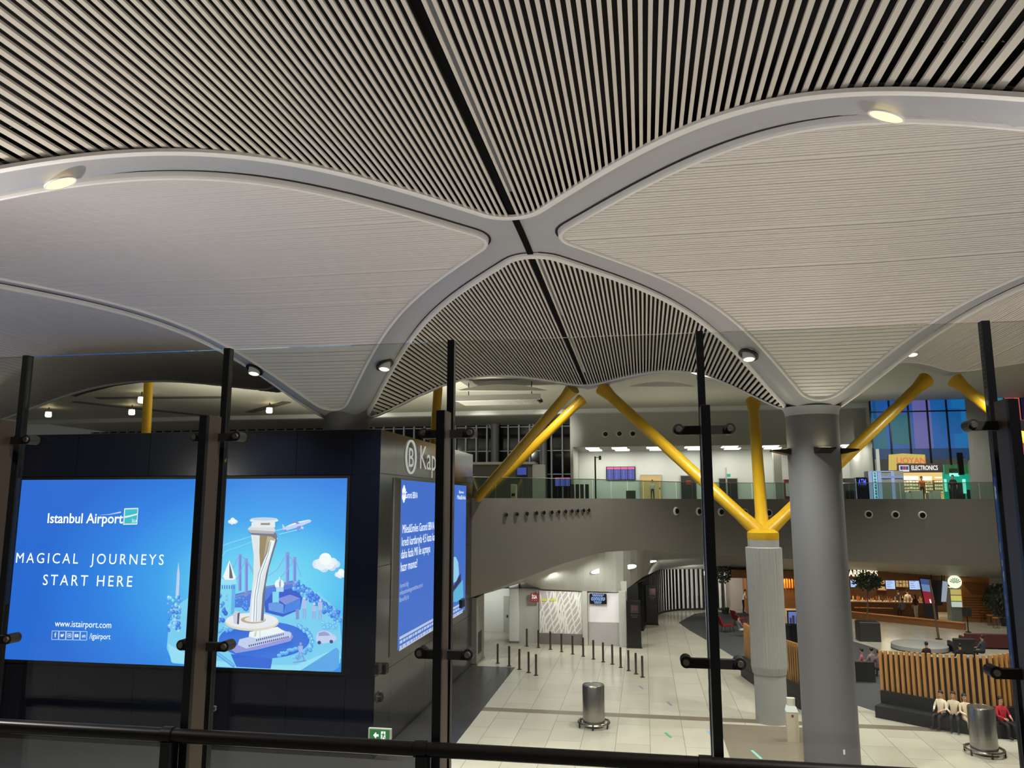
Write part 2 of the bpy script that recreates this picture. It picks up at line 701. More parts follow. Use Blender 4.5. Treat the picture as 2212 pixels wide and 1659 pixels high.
# ------------------------------------------------------------------ glass barrier in front of the viewer
G = 3.15
DECK = 6.6
GT = at_y(976, 738, G).z
BARS = [at_y(62, 762, G).x, at_y(495, 745, G).x, at_y(976, 738, G).x, at_y(1510, 717, G).x, at_y(2125, 696, G).x]
BARS = [BARS[0] - 1.05] + BARS + [BARS[-1] + 1.05]
where = ['at the left edge of the view', 'over the left half of the billboard', 'over the tower picture and the dark block corner', 'over the hall floor and the yellow struts',
         'over the grey column and the coffee shop', 'at the right edge of the view']
for k in range(6):
    o = MB().box(BARS[k] + 0.015, BARS[k + 1] - 0.015, G - 0.009, G + 0.009, DECK, GT).build('glass_panel', M_glass)
    tag(o, 'clear tall glass barrier panel ' + where[k], 'glass panel', 'tall glass panels of the barrier')
barlab = ['dark slim glass joint bar at the far left', 'dark slim joint bar crossing the billboard', 'dark slim joint bar in front of the dark block',
          'dark slim joint bar over the striped wall, reaching up to the open ceiling panel', 'dark slim joint bar at the right, crossing the yellow strut']
finlab = ['steel fin post cut by the left edge', 'steel fin post with pale side standing in front of the billboard', 'steel fin post in front of the sign on the dark block',
          'steel fin post right of centre, in front of the striped wall', 'broad dark fin post at the right edge']
for k in range(5):
    x = BARS[k + 1]
    o = MB().box(x - 0.0145, x + 0.0145, G - 0.018, G + 0.018, DECK, GT + 0.004).build('joint_bar', M_black)
    tag(o, barlab[k], 'joint bar', 'joint bars between the glass panels')
    t = thing('fin_post', finlab[k], 'post', (x, G - 0.1, DECK), 'steel fin posts behind the handrail')
    zt = 8.77
    MB().box(x - 0.014, x + 0.014, G - 0.150, G - 0.052, DECK, zt).build('blade', M_bronze, t)
    MB().box(x - 0.017, x + 0.017, G - 0.172, G - 0.150, DECK, zt - 0.004).build('front_strip', M_black, t)
    MB().box(x - 0.09, x + 0.09, G - 0.14, G - 0.02, DECK, DECK + 0.02).build('base_plate', M_steel, t)
    for zc in (8.68, 7.80):
        m = MB()
        y0 = G - 0.058
        m.box(x - 0.098, x + 0.098, y0 - 0.014, y0 + 0.014, zc - 0.017, zc + 0.017)
        for sx in (-1, 1):
            m.lathe((x + sx * 0.098, y0 - 0.016, zc + 0.004), [(0.022, 0), (0.022, 0.06)], 16, axis=(0, 1, 0))
        cl = m.build('clamp', M_dark, t)
        for sx in (-1, 1):
            MB().lathe((x + sx * 0.098, y0 - 0.024, zc + 0.004), [(0.011, 0), (0.013, 0.009)], 12, axis=(0, 1, 0)).build('bolt', M_steel, cl)

RY = 2.95
RZ = at_y(400, 1590, RY).z
t = thing('handrail', 'dark round handrail running across the bottom of the view', 'handrail', (-1, RY, RZ))
MB().tube((-5, RY, RZ), (3.2, RY, RZ), 0.027, n=20).build('tube', M_rail, t, True)
for k in range(5):
    x = BARS[k + 1] - 0.05
    MB().tube((x - 0.022, RY, RZ), (x + 0.022, RY, RZ), 0.032, n=20).build('sleeve', M_rail, t, True)
    MB().box(x - 0.012, x + 0.03, RY - 0.03, RY + 0.03, DECK, RZ - 0.02).build('baluster', M_black, t)

struct(MB().box(-30, 30, -9.4, -9, 0, 16).build('wall_rear', mat('rear_wall_dark', (52, 50, 48), 0.8)), 'dark wall added unseen behind the viewer')  # added so the barrier glass reflects something dark
# viewer's own floor
struct(MB().box(-12, 10, -8, G + 0.25, DECK - 0.5, DECK).build('floor', M_dkwall), 'upper walkway floor the glass barrier stands on')

# ------------------------------------------------------------------ dark block with the billboard
FY, FX, BT = 25.75, -9.06, 10.95
t = thing('panel_block', 'big dark panelled block carrying the blue billboard and the gate sign', 'block', (-17, 33, 0))
m = MB()
m.box(-27, FX - 0.03, FY + 0.03, 40.6, 0, BT - 0.02)
m.build('core', M_joint, t)
m = MB()
zs = [0, 0.12, 2.55, 9.35, BT]
xw = [-27, -24, -21, -18, -15, -12.2, -10.1, FX]
for z0, z1 in ((0.12, 2.55), (9.35, BT)):
    for x0, x1 in zip(xw[:-1], xw[1:]):
        m.box(x0 + 0.008, x1 - 0.008, FY, FY + 0.04, z0 + 0.008, z1 - 0.008)
m.box(-27, -23.75, FY, FY + 0.04, 2.55, 9.35)
m.box(-10.15, FX - 0.008, FY, FY + 0.04, 2.55, 9.35)
m.build('front_cladding', M_navy, t)
m = MB()
yw = [FY, 27.45, 29.6, 31.8, 34, 36.2, 38.8, 40.6]
for z0, z1 in ((0.12, 2.6), (2.6, 6.2), (6.2, 9.4), (9.4, BT)):
    for y0, y1 in zip(yw[:-1], yw[1:]):
        m.box(FX - 0.04, FX, y0 + 0.008, y1 - 0.008, z0 + 0.008, z1 - 0.008)
m.build('side_cladding', M_greypanel, t)
MB().box(-27, FX + 0.02, FY - 0.01, 40.6, 0, 0.12).build('plinth', M_dark, t)

# ================================================================== lower hall
# floor
def floor_mat():
    m = bpy.data.materials.new('floor_tiles')
    m.use_nodes = True
    nt = m.node_tree
    b = nt.nodes['Principled BSDF']
    b.inputs['Roughness'].default_value = 0.22
    tc = nt.nodes.new('ShaderNodeTexCoord')
    br = nt.nodes.new('ShaderNodeTexBrick')
    br.offset = 0.5
    br.inputs['Scale'].default_value = 1.0
    br.inputs['Brick Width'].default_value = 2.4
    br.inputs['Row Height'].default_value = 1.2
    br.inputs['Mortar Size'].default_value = 0.012
    br.inputs['Color1'].default_value = (*lin((203, 197, 180)), 1)
    br.inputs['Color2'].default_value = (*lin((192, 186, 168)), 1)
    br.inputs['Mortar'].default_value = (*lin((150, 144, 128)), 1)
    mp = nt.nodes.new('ShaderNodeMapping')
    mp.inputs['Rotation'].default_value = (0, 0, PI / 2)
    nt.links.new(tc.outputs['Object'], mp.inputs[0])
    nt.links.new(mp.outputs[0], br.inputs['Vector'])
    n = nt.nodes.new('ShaderNodeTexNoise')
    n.inputs['Scale'].default_value = 0.35
    nt.links.new(tc.outputs['Object'], n.inputs['Vector'])
    mx = nt.nodes.new('ShaderNodeMix')
    mx.data_type = 'RGBA'
    mx.blend_type = 'MULTIPLY'
    mx.inputs[0].default_value = 0.35
    nt.links.new(br.outputs['Color'], mx.inputs[6])
    nt.links.new(n.outputs['Fac'], mx.inputs[7])
    nt.links.new(mx.outputs[2], b.inputs['Base Color'])
    return m


M_floor = floor_mat()
M_band_brown = mat('floor_band_brown', (118, 107, 92), 0.25, noise=0.06)
M_carpet = mat('carpet_charcoal', (62, 62, 64), 0.95, noise=0.15, nscale=30)
M_granite = mat('granite_dark', (54, 53, 52), 0.3, noise=0.1, nscale=20)
struct(MB().box(-40, 60, -10, 90, -0.3, 0).build('floor', M_floor), 'cream tiled floor of the lower hall')
m = MB()
m.box(-6.9, 30, 32.2, 32.75, 0, 0.004)
struct(m.build('trim_1', M_band_brown), 'brown stone strip set across the floor')
p0, p1, p2_ = at_z(1570, 1615), at_z(1592, 1659), at_z(1720, 1659)
m = MB()
m.prism([(2.6, 31.9, 0.0), (2.6, 20, 0.0), (6.6, 20, 0.0), (6.6, 31.9, 0.0)], (0, 0, 0.004))
struct(m.build('trim_2', M_band_brown), 'darker brown field of the floor around the columns')  # darker brown rectangle laid over the tiles
struct(MB().box(FX, -6.75, FY, 40.6, 0, 0.005).box(-40, -6.75, 8, FY, 0, 0.005).build('trim_3', M_granite), 'dark stone strip along the foot of the dark block')

# carpet lounge: outer rim from the photograph, kept as a real thin carpet
rim = [(1466, 1345), (1490, 1362), (1530, 1385), (1580, 1416), (1636, 1445), (1740, 1488), (1886, 1535), (2010, 1569), (2107, 1580), (2212, 1592)]
pts = [at_z(*p) for p in rim]
pts += [Vector((20, 31.5, 0)), Vector((20, 47, 0)), at_z(2080, 1420), at_z(1960, 1440), at_z(1890, 1400), at_z(1760, 1360), at_z(1690, 1345), Vector((8.6, 62.5, 0)), Vector((5.0, 63.2, 0)), at_z(1500, 1326)]
m = MB()
m.prism([(p.x, p.y, 0.012) for p in pts], (0, 0, -0.012))
tag(m.build('carpet', M_carpet), 'dark charcoal curved carpet of the lounge on the cream floor', 'carpet')

# ------------------------------------------------------------------ upper deck across the hall
FZ = 8.62
fas = [(1012, 40.3), (1060, 41.2), (1130, 42.5), (1210, 44.3), (1300, 46.5), (1390, 50), (1460, 52.6), (1530, 55), (1610, 56.6), (1700, 57.5), (1850, 57.9), (2010, 58), (2250, 58), (2500, 58)]
yb_x = [1012, 1130, 1210, 1300, 1390, 1530, 1700, 2010, 2250, 2500]
yb_y = [1293, 1250, 1219, 1193, 1187, 1197, 1207, 1220, 1229, 1238]
bot, top = [], []
for x, e in fas:
    b = at_y(x, float(np.interp(x, yb_x, yb_y)), e)
    bot.append(b)
    top.append(Vector((b.x, b.y, FZ)))


def catmull(P, n=4):
    out = []
    for i in range(len(P) - 1):
        a, b, c, d = P[max(i - 1, 0)], P[i], P[i + 1], P[min(i + 2, len(P) - 1)]
        for k in range(n):
            t = k / n
            out.append(0.5 * ((2 * b) + (c - a) * t + (2 * a - 5 * b + 4 * c - d) * t * t + (3 * b - a - 3 * c + d) * t ** 3))
    out.append(P[-1])
    return out


fas_d = catmull([Vector((x, e, 0)) for x, e in fas], 4)
botc = [at_y(p.x, float(np.interp(p.x, yb_x, yb_y)), p.y) for p in fas_d]
topc = [Vector((p.x, p.y, FZ)) for p in botc]
m = MB()
for i in range(len(botc) - 1):
    m.quad(botc[i], botc[i + 1], topc[i + 1], topc[i])
struct(m.build('wall_front', M_fascia, smooth=True), 'curved glossy grey fascia wall of the upper deck')
# soffit swinging down from the fascia to the low hall ceiling
inn_px = [(1012, 40.6, 1293), (1060, 46.5, 1279), (1130, 47.2, 1258), (1171, 47.2, 1273), (1258, 47.2, 1277), (1343, 47.3, 1280), (1388, 52.6, 1247), (1424, 61.5, 1230), (1530, 64.4, 1229),
          (1610, 63.5, 1232), (1700, 61.5, 1232), (1850, 61.5, 1231), (2010, 61.5, 1244), (2250, 61.5, 1256), (2500, 61.5, 1264)]
inn_x = [p[0] for p in inn_px]


def inner(x):
    return at_y(x, float(np.interp(x, inn_x, [p[2] for p in inn_px])), float(np.interp(x, inn_x, [p[1] for p in inn_px])))


def resample(P, n):
    d = [0]
    for a, b in zip(P[:-1], P[1:]):
        d.append(d[-1] + (b - a).length)
    out = []
    for k in range(n):
        s = d[-1] * k / (n - 1)
        i = max(j for j in range(len(d)) if d[j] <= s + 1e-9)
        i = min(i, len(P) - 2)
        t = (s - d[i]) / max(d[i + 1] - d[i], 1e-9)
        out.append(P[i].lerp(P[i + 1], t))
    return out


fas_c = catmull([Vector((x, e, 0)) for x, e in fas], 12)
pick = [round(k * (len(fas_c) - 1) / 119) for k in range(120)]
ib = [at_y(fas_c[k].x, float(np.interp(fas_c[k].x, yb_x, yb_y)), fas_c[k].y) for k in pick]
ic = [inner(fas_c[k].x) for k in pick]
M_soffit = mat('soffit_white', (172, 170, 162), 0.55)
m = MB()
for i in range(119):
    m.quad(ib[i], ib[i + 1], ic[i + 1], ic[i])
struct(m.build('ceiling', M_soffit, smooth=True), 'pale sloping soffit under the curved grey fascia')
m = MB()
m.poly([(p.x, p.y, FZ) for p in topc] + [(60, 90, FZ), (-40, 90, FZ), (-40, 40.3, FZ)])
m.poly([(p.x, p.y, 3.25) for p in ic] + [(60, 90, 3.25), (-40, 90, 3.25), (-40, 40.5, 3.25)])
struct(m.build('floor', M_dkwall), 'floor of the upper deck behind the grey fascia')

# soffit lamps
for px, py, e, lab in ((1290, 1226, 46.9, 'left oval lamp in the pale soffit'), (1345, 1221, 49, 'middle oval lamp in the pale soffit'), (1441, 1215, 57, 'small square lamp in the soffit above the striped wall')):
    p = at_y(px, py, e)
    k = min(range(120), key=lambda i: (ib[i] - p).length + (ic[i] - p).length)
    nrm = (ib[min(k + 1, 119)] - ib[max(k - 1, 0)]).cross(ic[k] - ib[k]).normalized()
    if nrm.z > 0:
        nrm = -nrm
    t = (ic[k] - ib[k])
    s = 0.45
    q = ib[k] + t * s
    tl = thing('soffit_lamp', lab, 'lamp', q, 'lamps in the soffit')
    ax1 = (ib[min(k + 1, 119)] - ib[max(k - 1, 0)]).normalized()
    ax2 = nrm.cross(ax1).normalized()
    a, b = (0.6, 0.13) if py > 1216 else (0.35, 0.22)
    for nm, kk, mtl, off in (('frame', 1.12, M_rim, 0.015), ('diffuser', 1.0, M_lampcool, 0.03)):
        mm = MB()
        mm.prism([q + nrm * off + ax1 * a * kk * math.cos(2 * PI * i / 20) + ax2 * b * kk * math.sin(2 * PI * i / 20) for i in range(20)], nrm * 0.012)
        mm.build(nm, mtl, tl)

# air nozzles on the fascia
def fascia_at(px, py):
    r = ray(px, py)
    best = None
    for a, b in zip(topc[:-1], topc[1:]):
        d = Vector((b.x - a.x, b.y - a.y))
        # solve EYE.xy + r.xy*s = a + d*t
        det = r.x * (-d.y) + d.x * r.y
        if abs(det) < 1e-9:
            continue
        ax, ay = a.x - EYE.x, a.y - EYE.y
        s = (ax * (-d.y) + d.x * ay) / det
        t = (r.x * ay - r.y * ax) / det
        if s > 0 and -0.001 <= t <= 1.001:
            n = Vector((d.y, -d.x, 0)).normalized()
            p = EYE + r * s
            if best is None or s < best[0]:
                best = (s, p, n)
    return best[1], best[2]


ordn = ['first', 'second', 'third', 'fourth', 'fifth', 'sixth', 'seventh', 'eighth', 'ninth', 'tenth', 'eleventh', 'twelfth', 'thirteenth', 'fourteenth']


def nozzle(p, n, r, label, group):
    t = thing('air_nozzle', label, 'air nozzle', p, group)
    MB().lathe(p, [(r * 1.5, 0), (r * 1.5, 0.03), (r * 1.15, 0.10), (r, 0.10)], 18, axis=n, caps=False).build('ring', M_white if r > 0.17 else M_chrome, t, True)
    MB().lathe(p, [(r, 0.06), (r * 0.9, 0.14), (r * 0.3, 0.16)], 18, axis=n).build('nozzle_core', M_black, t, True)


for k, x in enumerate([1092, 1115, 1136.5, 1157, 1173, 1190, 1205, 1220, 1233.6, 1246, 1258.6, 1270]):
    p, n = fascia_at(x, 1112 - 10 * (x - 1092) / 178)
    nozzle(p, n, 0.10, ordn[k] + ' steel air nozzle from the dark block in the row on the curved fascia', 'small air nozzles on the curved fascia')
for k, (x, y) in enumerate([(1460, 1104), (1509, 1105), (1557, 1106), (1608, 1107), (1660, 1108), (1876, 1111), (1934, 1112), (1992, 1113)]):
    p, n = fascia_at(x, y)
    nozzle(p, n, 0.19, ordn[k] + ' large air nozzle counting from the striped wall side of the right fascia', 'large air nozzles on the right fascia')

# glass balustrade on the deck edge
t = thing('balustrade', 'long green tinted glass balustrade along the edge of the upper deck', 'balustrade', topc[20])
run = resample(topc, 30)
for k in range(29):
    a, b = run[k], run[k + 1]
    d = (b - a).normalized()
    n = Vector((d.y, -d.x, 0))
    i0 = a + d * 0.03 - n * 0.12
    i1 = b - d * 0.03 - n * 0.12
    m = MB()
    m.prism([i0, i1, i1 + Vector((0, 0, 1.12)), i0 + Vector((0, 0, 1.12))], n * 0.015)
    m.build('pane', M_glassgreen, t)
m = MB()
m.path([p + Vector((0, 0.12, 1.13)) for p in run], 0.022, 8)
m.build('top_rail', M_chrome, t)

# ------------------------------------------------------------------ upper hall
CZ = 16.3
M_ceilfar = mat('far_ceiling_beige', (188, 184, 168), 0.6)
m = MB()
m.box(-60, 60, 33, 92, CZ, CZ + 0.3)
struct(m.build('ceiling', M_ceilfar), 'flat beige ceiling of the far hall')
# bulkhead with the recessed bright room below it
m = MB()
m.box(-6.15, 18.2, 66, 72.5, 13.1, CZ)
struct(m.build('wall_bulkhead', M_wallgrey), 'plain grey upper wall above the bright recess')
struct(MB().box(-60, 60, 65.2, 66.0, 15.95, CZ).build('trim_4', M_white), 'pale cornice under the far ceiling')
struct(MB().box(-6.15, 18.2, 72, 72.4, FZ, 13.1).build('wall_back', M_white), 'bright back wall of the recess')
struct(MB().box(-6.15, -5.9, 66, 72, FZ, 13.1).build('wall_recess_left', M_wallgrey), 'grey side wall of the recess')
struct(MB().box(18.0, 18.25, 64, 72, FZ, CZ).build('wall_recess_right', M_white), 'white wall end beside the coloured glass')
struct(MB().box(11.1, 11.75, 69, 69.6, FZ, 13.1).build('column', M_wallgrey), 'slim grey pillar in the bright recess')['category'] = 'pillar'
for k, x in enumerate([1280, 1338, 1413, 1496, 1576, 1663, 1833]):
    p = at_z(x, 968, 13.06)
    for q, (yy, dx) in enumerate(((66.9, 0.0), (69.3, 0.25))):
        sc = yy / 66.9
        cx = at_y(x + (0, 6)[q], 968, yy).x
        wd = 0.55 if k == 0 else 0.62
        tl = thing('ceiling_light', ordn[k] + ' bright ceiling light from the left in the ' + ('front' if q == 0 else 'rear') + ' row of the recess', 'light', (cx, yy, 13.06), 'ceiling lights of the recess')
        MB().box(cx - wd - 0.06, cx + wd + 0.06, yy - 0.85, yy + 0.85, 13.04, 13.10).build('frame', M_white, tl)
        MB().box(cx - wd, cx + wd, yy - 0.8, yy + 0.8, 12.99, 13.045).build('diffuser', M_lampcool, tl)
    lamp('AREA', (p.x, 70.0, 12.9), 55, (1, 0.97, 0.9), (p.x, 70.6, 8), 1.2)

# nozzles on the bulkhead
for k, (x, y) in enumerate([(1308, 938), (1338, 937), (1367, 937)]):
    p = at_y(x, y, 66)
    nozzle(p, Vector((0, -1, 0)), 0.2, ['left', 'middle', 'right'][k] + ' one of three round nozzles on the grey wall above the flight boards', 'nozzles on the grey upper wall')

# back wall contents -------------------------------------------------
def wallbox(name, px0, py0, px1, py1, e, dep, mtl, label, cat, group=None, floorz=None):
    a, b = at_y(px0, py1, e), at_y(px1, py0, e)
    z0 = a.z if floorz is None else floorz
    o = MB().box(a.x, b.x, e - dep, e, z0, b.z).build(name, mtl)
    return tag(o, label, cat, group)


M_fid1, M_fid2, M_fid3 = mat('board_blue', (120, 128, 250), emit=1.1), mat('board_pink', (250, 110, 180), emit=1.1), mat('board_navy', (40, 42, 110), emit=0.6)


def flight_board(px0, py0, px1, py1, e, n, label):
    a, b = at_y(px0, py1, e), at_y(px1, py0, e)
    t = thing('flight_board', label, 'screen', ((a.x + b.x) / 2, e, a.z), 'flight boards')
    MB().box(a.x - 0.05, b.x + 0.05, e - 0.12, e - 0.02, a.z - 0.05, b.z + 0.05).build('casing', M_black, t)
    if n == 3:
        for px_ in (a.x + 0.2, b.x - 0.2):
            MB().tube((px_, e, FZ), (px_, e, a.z), 0.04, n=8).build('leg', M_dark, t)
    w = (b.x - a.x) / n
    for k in range(n):
        x0, x1 = a.x + k * w + 0.02, a.x + (k + 1) * w - 0.02
        s = MB().box(x0, x1, e - 0.13, e - 0.12, a.z, b.z).build('screen', M_fid3, t)
        h = b.z - a.z
        MB().box(x0, x1, e - 0.136, e - 0.13, b.z - h * 0.17, b.z).build('header', M_fid2, s)
        m = MB()
        rows = 9
        for r in range(rows):
            zz = a.z + h * 0.80 * (r + 0.5) / rows
            for c0, c1 in ((0.04, 0.18), (0.24, 0.58), (0.64, 0.76), (0.82, 0.97)):
                m.box(x0 + (x1 - x0) * c0, x0 + (x1 - x0) * c1, e - 0.136, e - 0.13, zz - h * 0.026, zz + h * 0.026)
        m.build('text_rows', M_fid1, s)


flight_board(1311, 1009, 1371, 1036, 72, 4, 'blue flight board with pink headers on the bright recess wall')
flight_board(1199, 1032, 1232, 1050, 64, 3, 'smaller blue flight board beside the dark window wall')


def door(n, px0, py0, px1, e, mtl, label, handle=True, panel=None):
    a, b = at_y(px0, 1078, e), at_y(px1, py0, e)
    o = MB().box(a.x, b.x, e - 0.08, e, FZ, b.z).build('door_%d' % n, mtl)
    struct(o, label)
    MB().box(a.x - 0.07, a.x, e - 0.1, e, FZ, b.z + 0.07).box(b.x, b.x + 0.07, e - 0.1, e, FZ, b.z + 0.07).box(a.x, b.x, e - 0.1, e, b.z, b.z + 0.07).build('door_frame', M_wallgrey, o)
    MB().box(b.x - 0.2, b.x - 0.12, e - 0.14, e - 0.08, FZ + 0.95, FZ + 1.1).build('door_handle', M_chrome, o)
    return o


M_tan = mat('tan_door', (214, 182, 128), 0.5)
M_dkdoor = mat('dark_door', (58, 56, 54), 0.4)
door(1, 1386, 1027, 1428, 71.9, M_tan, 'wide tan door behind the standing person')
d2 = door(2, 1472, 1028, 1503, 71.9, M_dkdoor, 'dark door with a small red notice')
p = at_y(1487, 1042, 71.8)
MB().box(p.x - 0.22, p.x + 0.22, 71.79, 71.82, p.z - 0.2, p.z + 0.2).build('red_notice', mat('notice_red', (150, 60, 56), 0.6), d2)
door(3, 1555, 1034, 1592, 71.9, M_dkdoor, 'dark double door in the recess, right of the joint bar')
t = thing('pole_camera', 'thin black pole with a camera arm standing at the left of the bright recess', 'pole', at_y(1287, 1079, 66.6))
p0, p1 = at_y(1287, 1079, 66.6), at_y(1285, 986, 66.6)
MB().tube((p0.x, p0.y, FZ), (p0.x, p1.y, p1.z), 0.07, n=10).build('pole', M_black, t)
MB().path([(p0.x, p0.y, p1.z - 0.1), (p0.x + 0.5, p0.y, p1.z - 0.1)], 0.03, 6).build('arm', M_black, t)
MB().box(p0.x + 0.32, p0.x + 0.52, p0.y - 0.12, p0.y + 0.12, p1.z - 0.3, p1.z + 0.05).build('camera', M_dark, t)
MB().lathe((p0.x, p0.y, FZ), [(0.2, 0), (0.2, 0.04), (0.08, 0.06)], 12).build('foot', M_black, t)
t = thing('sign_post', 'grey post with a small green exit sign above the dark double door', 'sign post', at_y(1569, 1034, 71.3))
p0, p1 = at_y(1569, 1034, 71.3), at_y(1569, 1010, 71.3)
MB().box(p0.x - 0.06, p0.x + 0.06, 71.2, 71.32, FZ, p1.z).build('post', M_wallgrey, t)
p = at_y(1573, 1027, 71.2)
MB().box(p0.x + 0.06, p.x + 0.2, 71.18, 71.24, p.z - 0.14, p.z + 0.14).build('exit_sign', mat('exit_green_far', (40, 190, 150), emit=1.0), t)
wallbox('service_desk', 1353, 1060, 1373, 1079, 66.4, 0.5, M_dkwall, 'small low desk behind the balustrade below the flight board', 'desk', floorz=FZ)
wallbox('vending_cabinet', 1694, 1036, 1716, 1079, 71.8, 0.7, mat('cabinet_red', (120, 40, 34), 0.5), 'dark red cabinet with a white front just left of the grey column', 'cabinet', floorz=FZ)
p = at_y(1704, 1060, 71.05)
o = MB().box(p.x - 0.25, p.x + 0.1, 71.05, 71.09, FZ + 0.3, p.z + 0.7).build('front_panel', M_white)
o.parent = bpy.data.objects['vending_cabinet']
wallbox('information_counter', 1820, 1034, 1843, 1079, 66, 1.0, M_dkwall, 'dark grey cabinet between the grey column and the cash machine', 'cabinet', floorz=FZ)

# dark night window wall on the left
WY = 78.0
M_night = mat('night_glass', (6, 9, 16), 0.06)
M_mull = mat('mullion_white', (176, 176, 176), 0.5)
a, b = at_y(905, 1079, WY), at_y(1262, 900, WY)
wl = MB().box(-62, b.x, WY, WY + 0.1, FZ, CZ).build('window_1', M_night)
struct(wl, 'tall dark night window wall with pale mullions')
m = MB()
x = b.x
k = 0
while x > -62:
    m.box(x - 0.075, x + 0.075, WY - 0.35, WY, FZ, CZ)
    x -= 1.12
    k += 1
m.build('mullions', M_mull, wl)
m = MB()
for z in (FZ + 0.1, FZ + 2.6, FZ + 5.0, CZ - 0.2):
    m.box(-62, b.x, WY - 0.12, WY, z - 0.05, z + 0.05)
m.build('transoms', M_mull, wl)
m = MB()
for (x0, z0, x1, z1) in ((1045, 895, 1068, 940), (1140, 895, 1158, 930)):
    p0, p1 = at_y(x0, z0, WY - 0.5), at_y(x1, z1, WY - 0.5)
    m.tube(p0, p1, 0.09, n=8)
m.build('brace', M_mull, wl)
for k, (x0, x1) in enumerate(((1060, 1078), (1167, 1182))):
    a, b2 = at_y(x0, 1000, WY - 1.2), at_y(x1, 1000, WY - 1.2)
    o = MB().lathe(((a.x + b2.x) / 2, WY - 1.2, FZ), [((b2.x - a.x) / 2, 0), ((b2.x - a.x) / 2, CZ - FZ)], 20).build('column', mat('far_column', (120, 118, 122), 0.5), smooth=True)
    struct(o, ('left' if k == 0 else 'right') + ' grey round column in front of the night windows')
# check-in booth
a, b = at_y(1022, 1075, 64), at_y(1152, 1003, 64)
t = thing('booth', 'low grey booth with a blue screen behind the balustrade at the left', 'booth', ((a.x + b.x) / 2, 64, FZ))
MB().box(a.x, b.x, 64, 66, FZ, b.z).build('body', M_dkwall, t)
MB().box(a.x - 0.1, b.x + 0.1, 63.8, 66.2, b.z, b.z + 0.22).build('canopy', M_wallgrey, t)
p0, p1 = at_y(1117, 1031, 63.9), at_y(1137, 1010, 63.9)
s = MB().box(p0.x - 0.05, p1.x + 0.05, 63.9, 64.0, p0.z - 0.05, p1.z + 0.05).build('screen', M_black, t)
MB().box(p0.x, p1.x, 63.885, 63.9, p0.z + 0.2, p1.z).build('screen_image', mat('booth_blue', (70, 90, 190), emit=0.8), s)
p0, p1 = at_y(1150, 1060, 63.9), at_y(1176, 1003, 63.9)
tag(MB().box(p0.x, p1.x, 63.9, 64.6, FZ, p1.z).build('partition_screen', M_wallgrey), 'pale grey partition right of the booth', 'partition')
p0, p1 = at_y(1103, 1074, 61), at_y(1115, 1046, 61)
t = thing('ticket_machine', 'pale slim ticket machine behind the balustrade, under the yellow struts', 'machine', ((p0.x + p1.x) / 2, 61, FZ))
MB().bbox(p0.x, p1.x, 61, 61.5, FZ, p1.z, 0.04).build('body', mat('machine_cream', (200, 198, 176), 0.5), t)
MB().box(p0.x + 0.08, p1.x - 0.08, 60.985, 61, p1.z - 0.95, p1.z - 0.72).build('screen', M_black, t)
# row of dark barrier posts by the boards
for k, x in enumerate((1237, 1247, 1257, 1268)):
    p = at_y(x, 1046, 65)
    wd = 0.14
    o = MB().bbox(p.x - wd, p.x + wd, 64.8, 65.2, FZ, p.z, 0.03).build('gate_cabinet', M_dark if k % 2 else M_bronze)
    tag(o, ordn[k] + ' narrow cabinet to the right of the smaller flight board', 'cabinet', 'narrow cabinets beside the flight board')

# coloured glass front at the right
GY = 64.0
xl, xr = at_y(1887, 1000, GY).x, at_y(2096, 1000, GY).x
cols = [((40, 110, 190), 0.0, 0.09), ((36, 104, 205), 0.09, 0.30), ((52, 98, 200), 0.30, 0.45), ((122, 118, 205), 0.45, 0.64), ((28, 112, 205), 0.64, 0.86), ((20, 132, 214), 0.86, 1.0)]
zt_, zb_ = at_y(1980, 862, GY).z, FZ
wl = MB().box(xl, xr, GY + 0.02, GY + 0.06, zb_ + 3.1, zt_).build('window_2', mat('glass_back_blue', (30, 84, 150), emit=0.5))
struct(wl, 'tall shop glass glowing blue and violet')
for c, f0, f1 in cols:
    MB().box(xl + (xr - xl) * f0, xl + (xr - xl) * f1, GY, GY + 0.02, zb_ + 3.9, zt_).build('pane', mat('glow_%d_%d_%d' % c, c, emit=0.72), wl)
for c, f0, f1, z0, z1 in (((24, 130, 160), 0.02, 0.16, 3.9, 6.3), ((20, 128, 150), 0.2, 0.42, 4.2, 6.6), ((14, 120, 210), 0.72, 0.95, 5.0, 7.0)):
    MB().box(xl + (xr - xl) * f0, xl + (xr - xl) * f1, GY - 0.012, GY, zb_ + z0, zb_ + z1).build('pane', mat('glow_%d_%d_%d' % c, c, emit=0.6), wl)
m = MB()
for f in (0, 0.2, 0.40, 0.60, 0.80):
    x = xl + (xr - xl) * f
    m.box(x - 0.05, x + 0.05, GY - 0.16, GY + 0.02, zb_ + (0.0 if f in (0.0,) else 2.6), zt_)
m.box(xl, xr, GY - 0.1, GY + 0.02, zb_ + 6.75, zb_ + 6.85)
m.build('mullions', M_black, wl)
struct(MB().box(xr, 45, GY, GY + 0.5, FZ, CZ).build('wall_right', M_wallgrey), 'grey wall right of the coloured glass')
xa, xb = at_y(2152, 880, 63.5).x, at_y(2230, 880, 63.5).x
zt2, zb2 = at_y(2170, 856, 63.5).z, at_y(2170, 905, 63.5).z
wl = MB().box(xa, xb, 63.7, 63.9, zb2 - 3, zt2).build('window_3', M_black)
struct(wl, 'strip of coloured glass at the right edge beyond the fin post')
n = 5
for k, c in enumerate([(40, 150, 190), (240, 96, 130), (236, 110, 110), (30, 24, 70), (50, 30, 90)]):
    x0 = xa + (xb - xa) * [0, 0.27, 0.5, 0.72, 0.86][k]
    x1 = xa + (xb - xa) * [0.24, 0.5, 0.7, 0.86, 1.0][k]
    MB().box(x0 + 0.04, x1 - 0.02, 63.66, 63.7, zb2 - 3, zt2 - 0.1).build('pane', mat('glow_%d_%d_%d' % c, c, emit=0.8), wl)

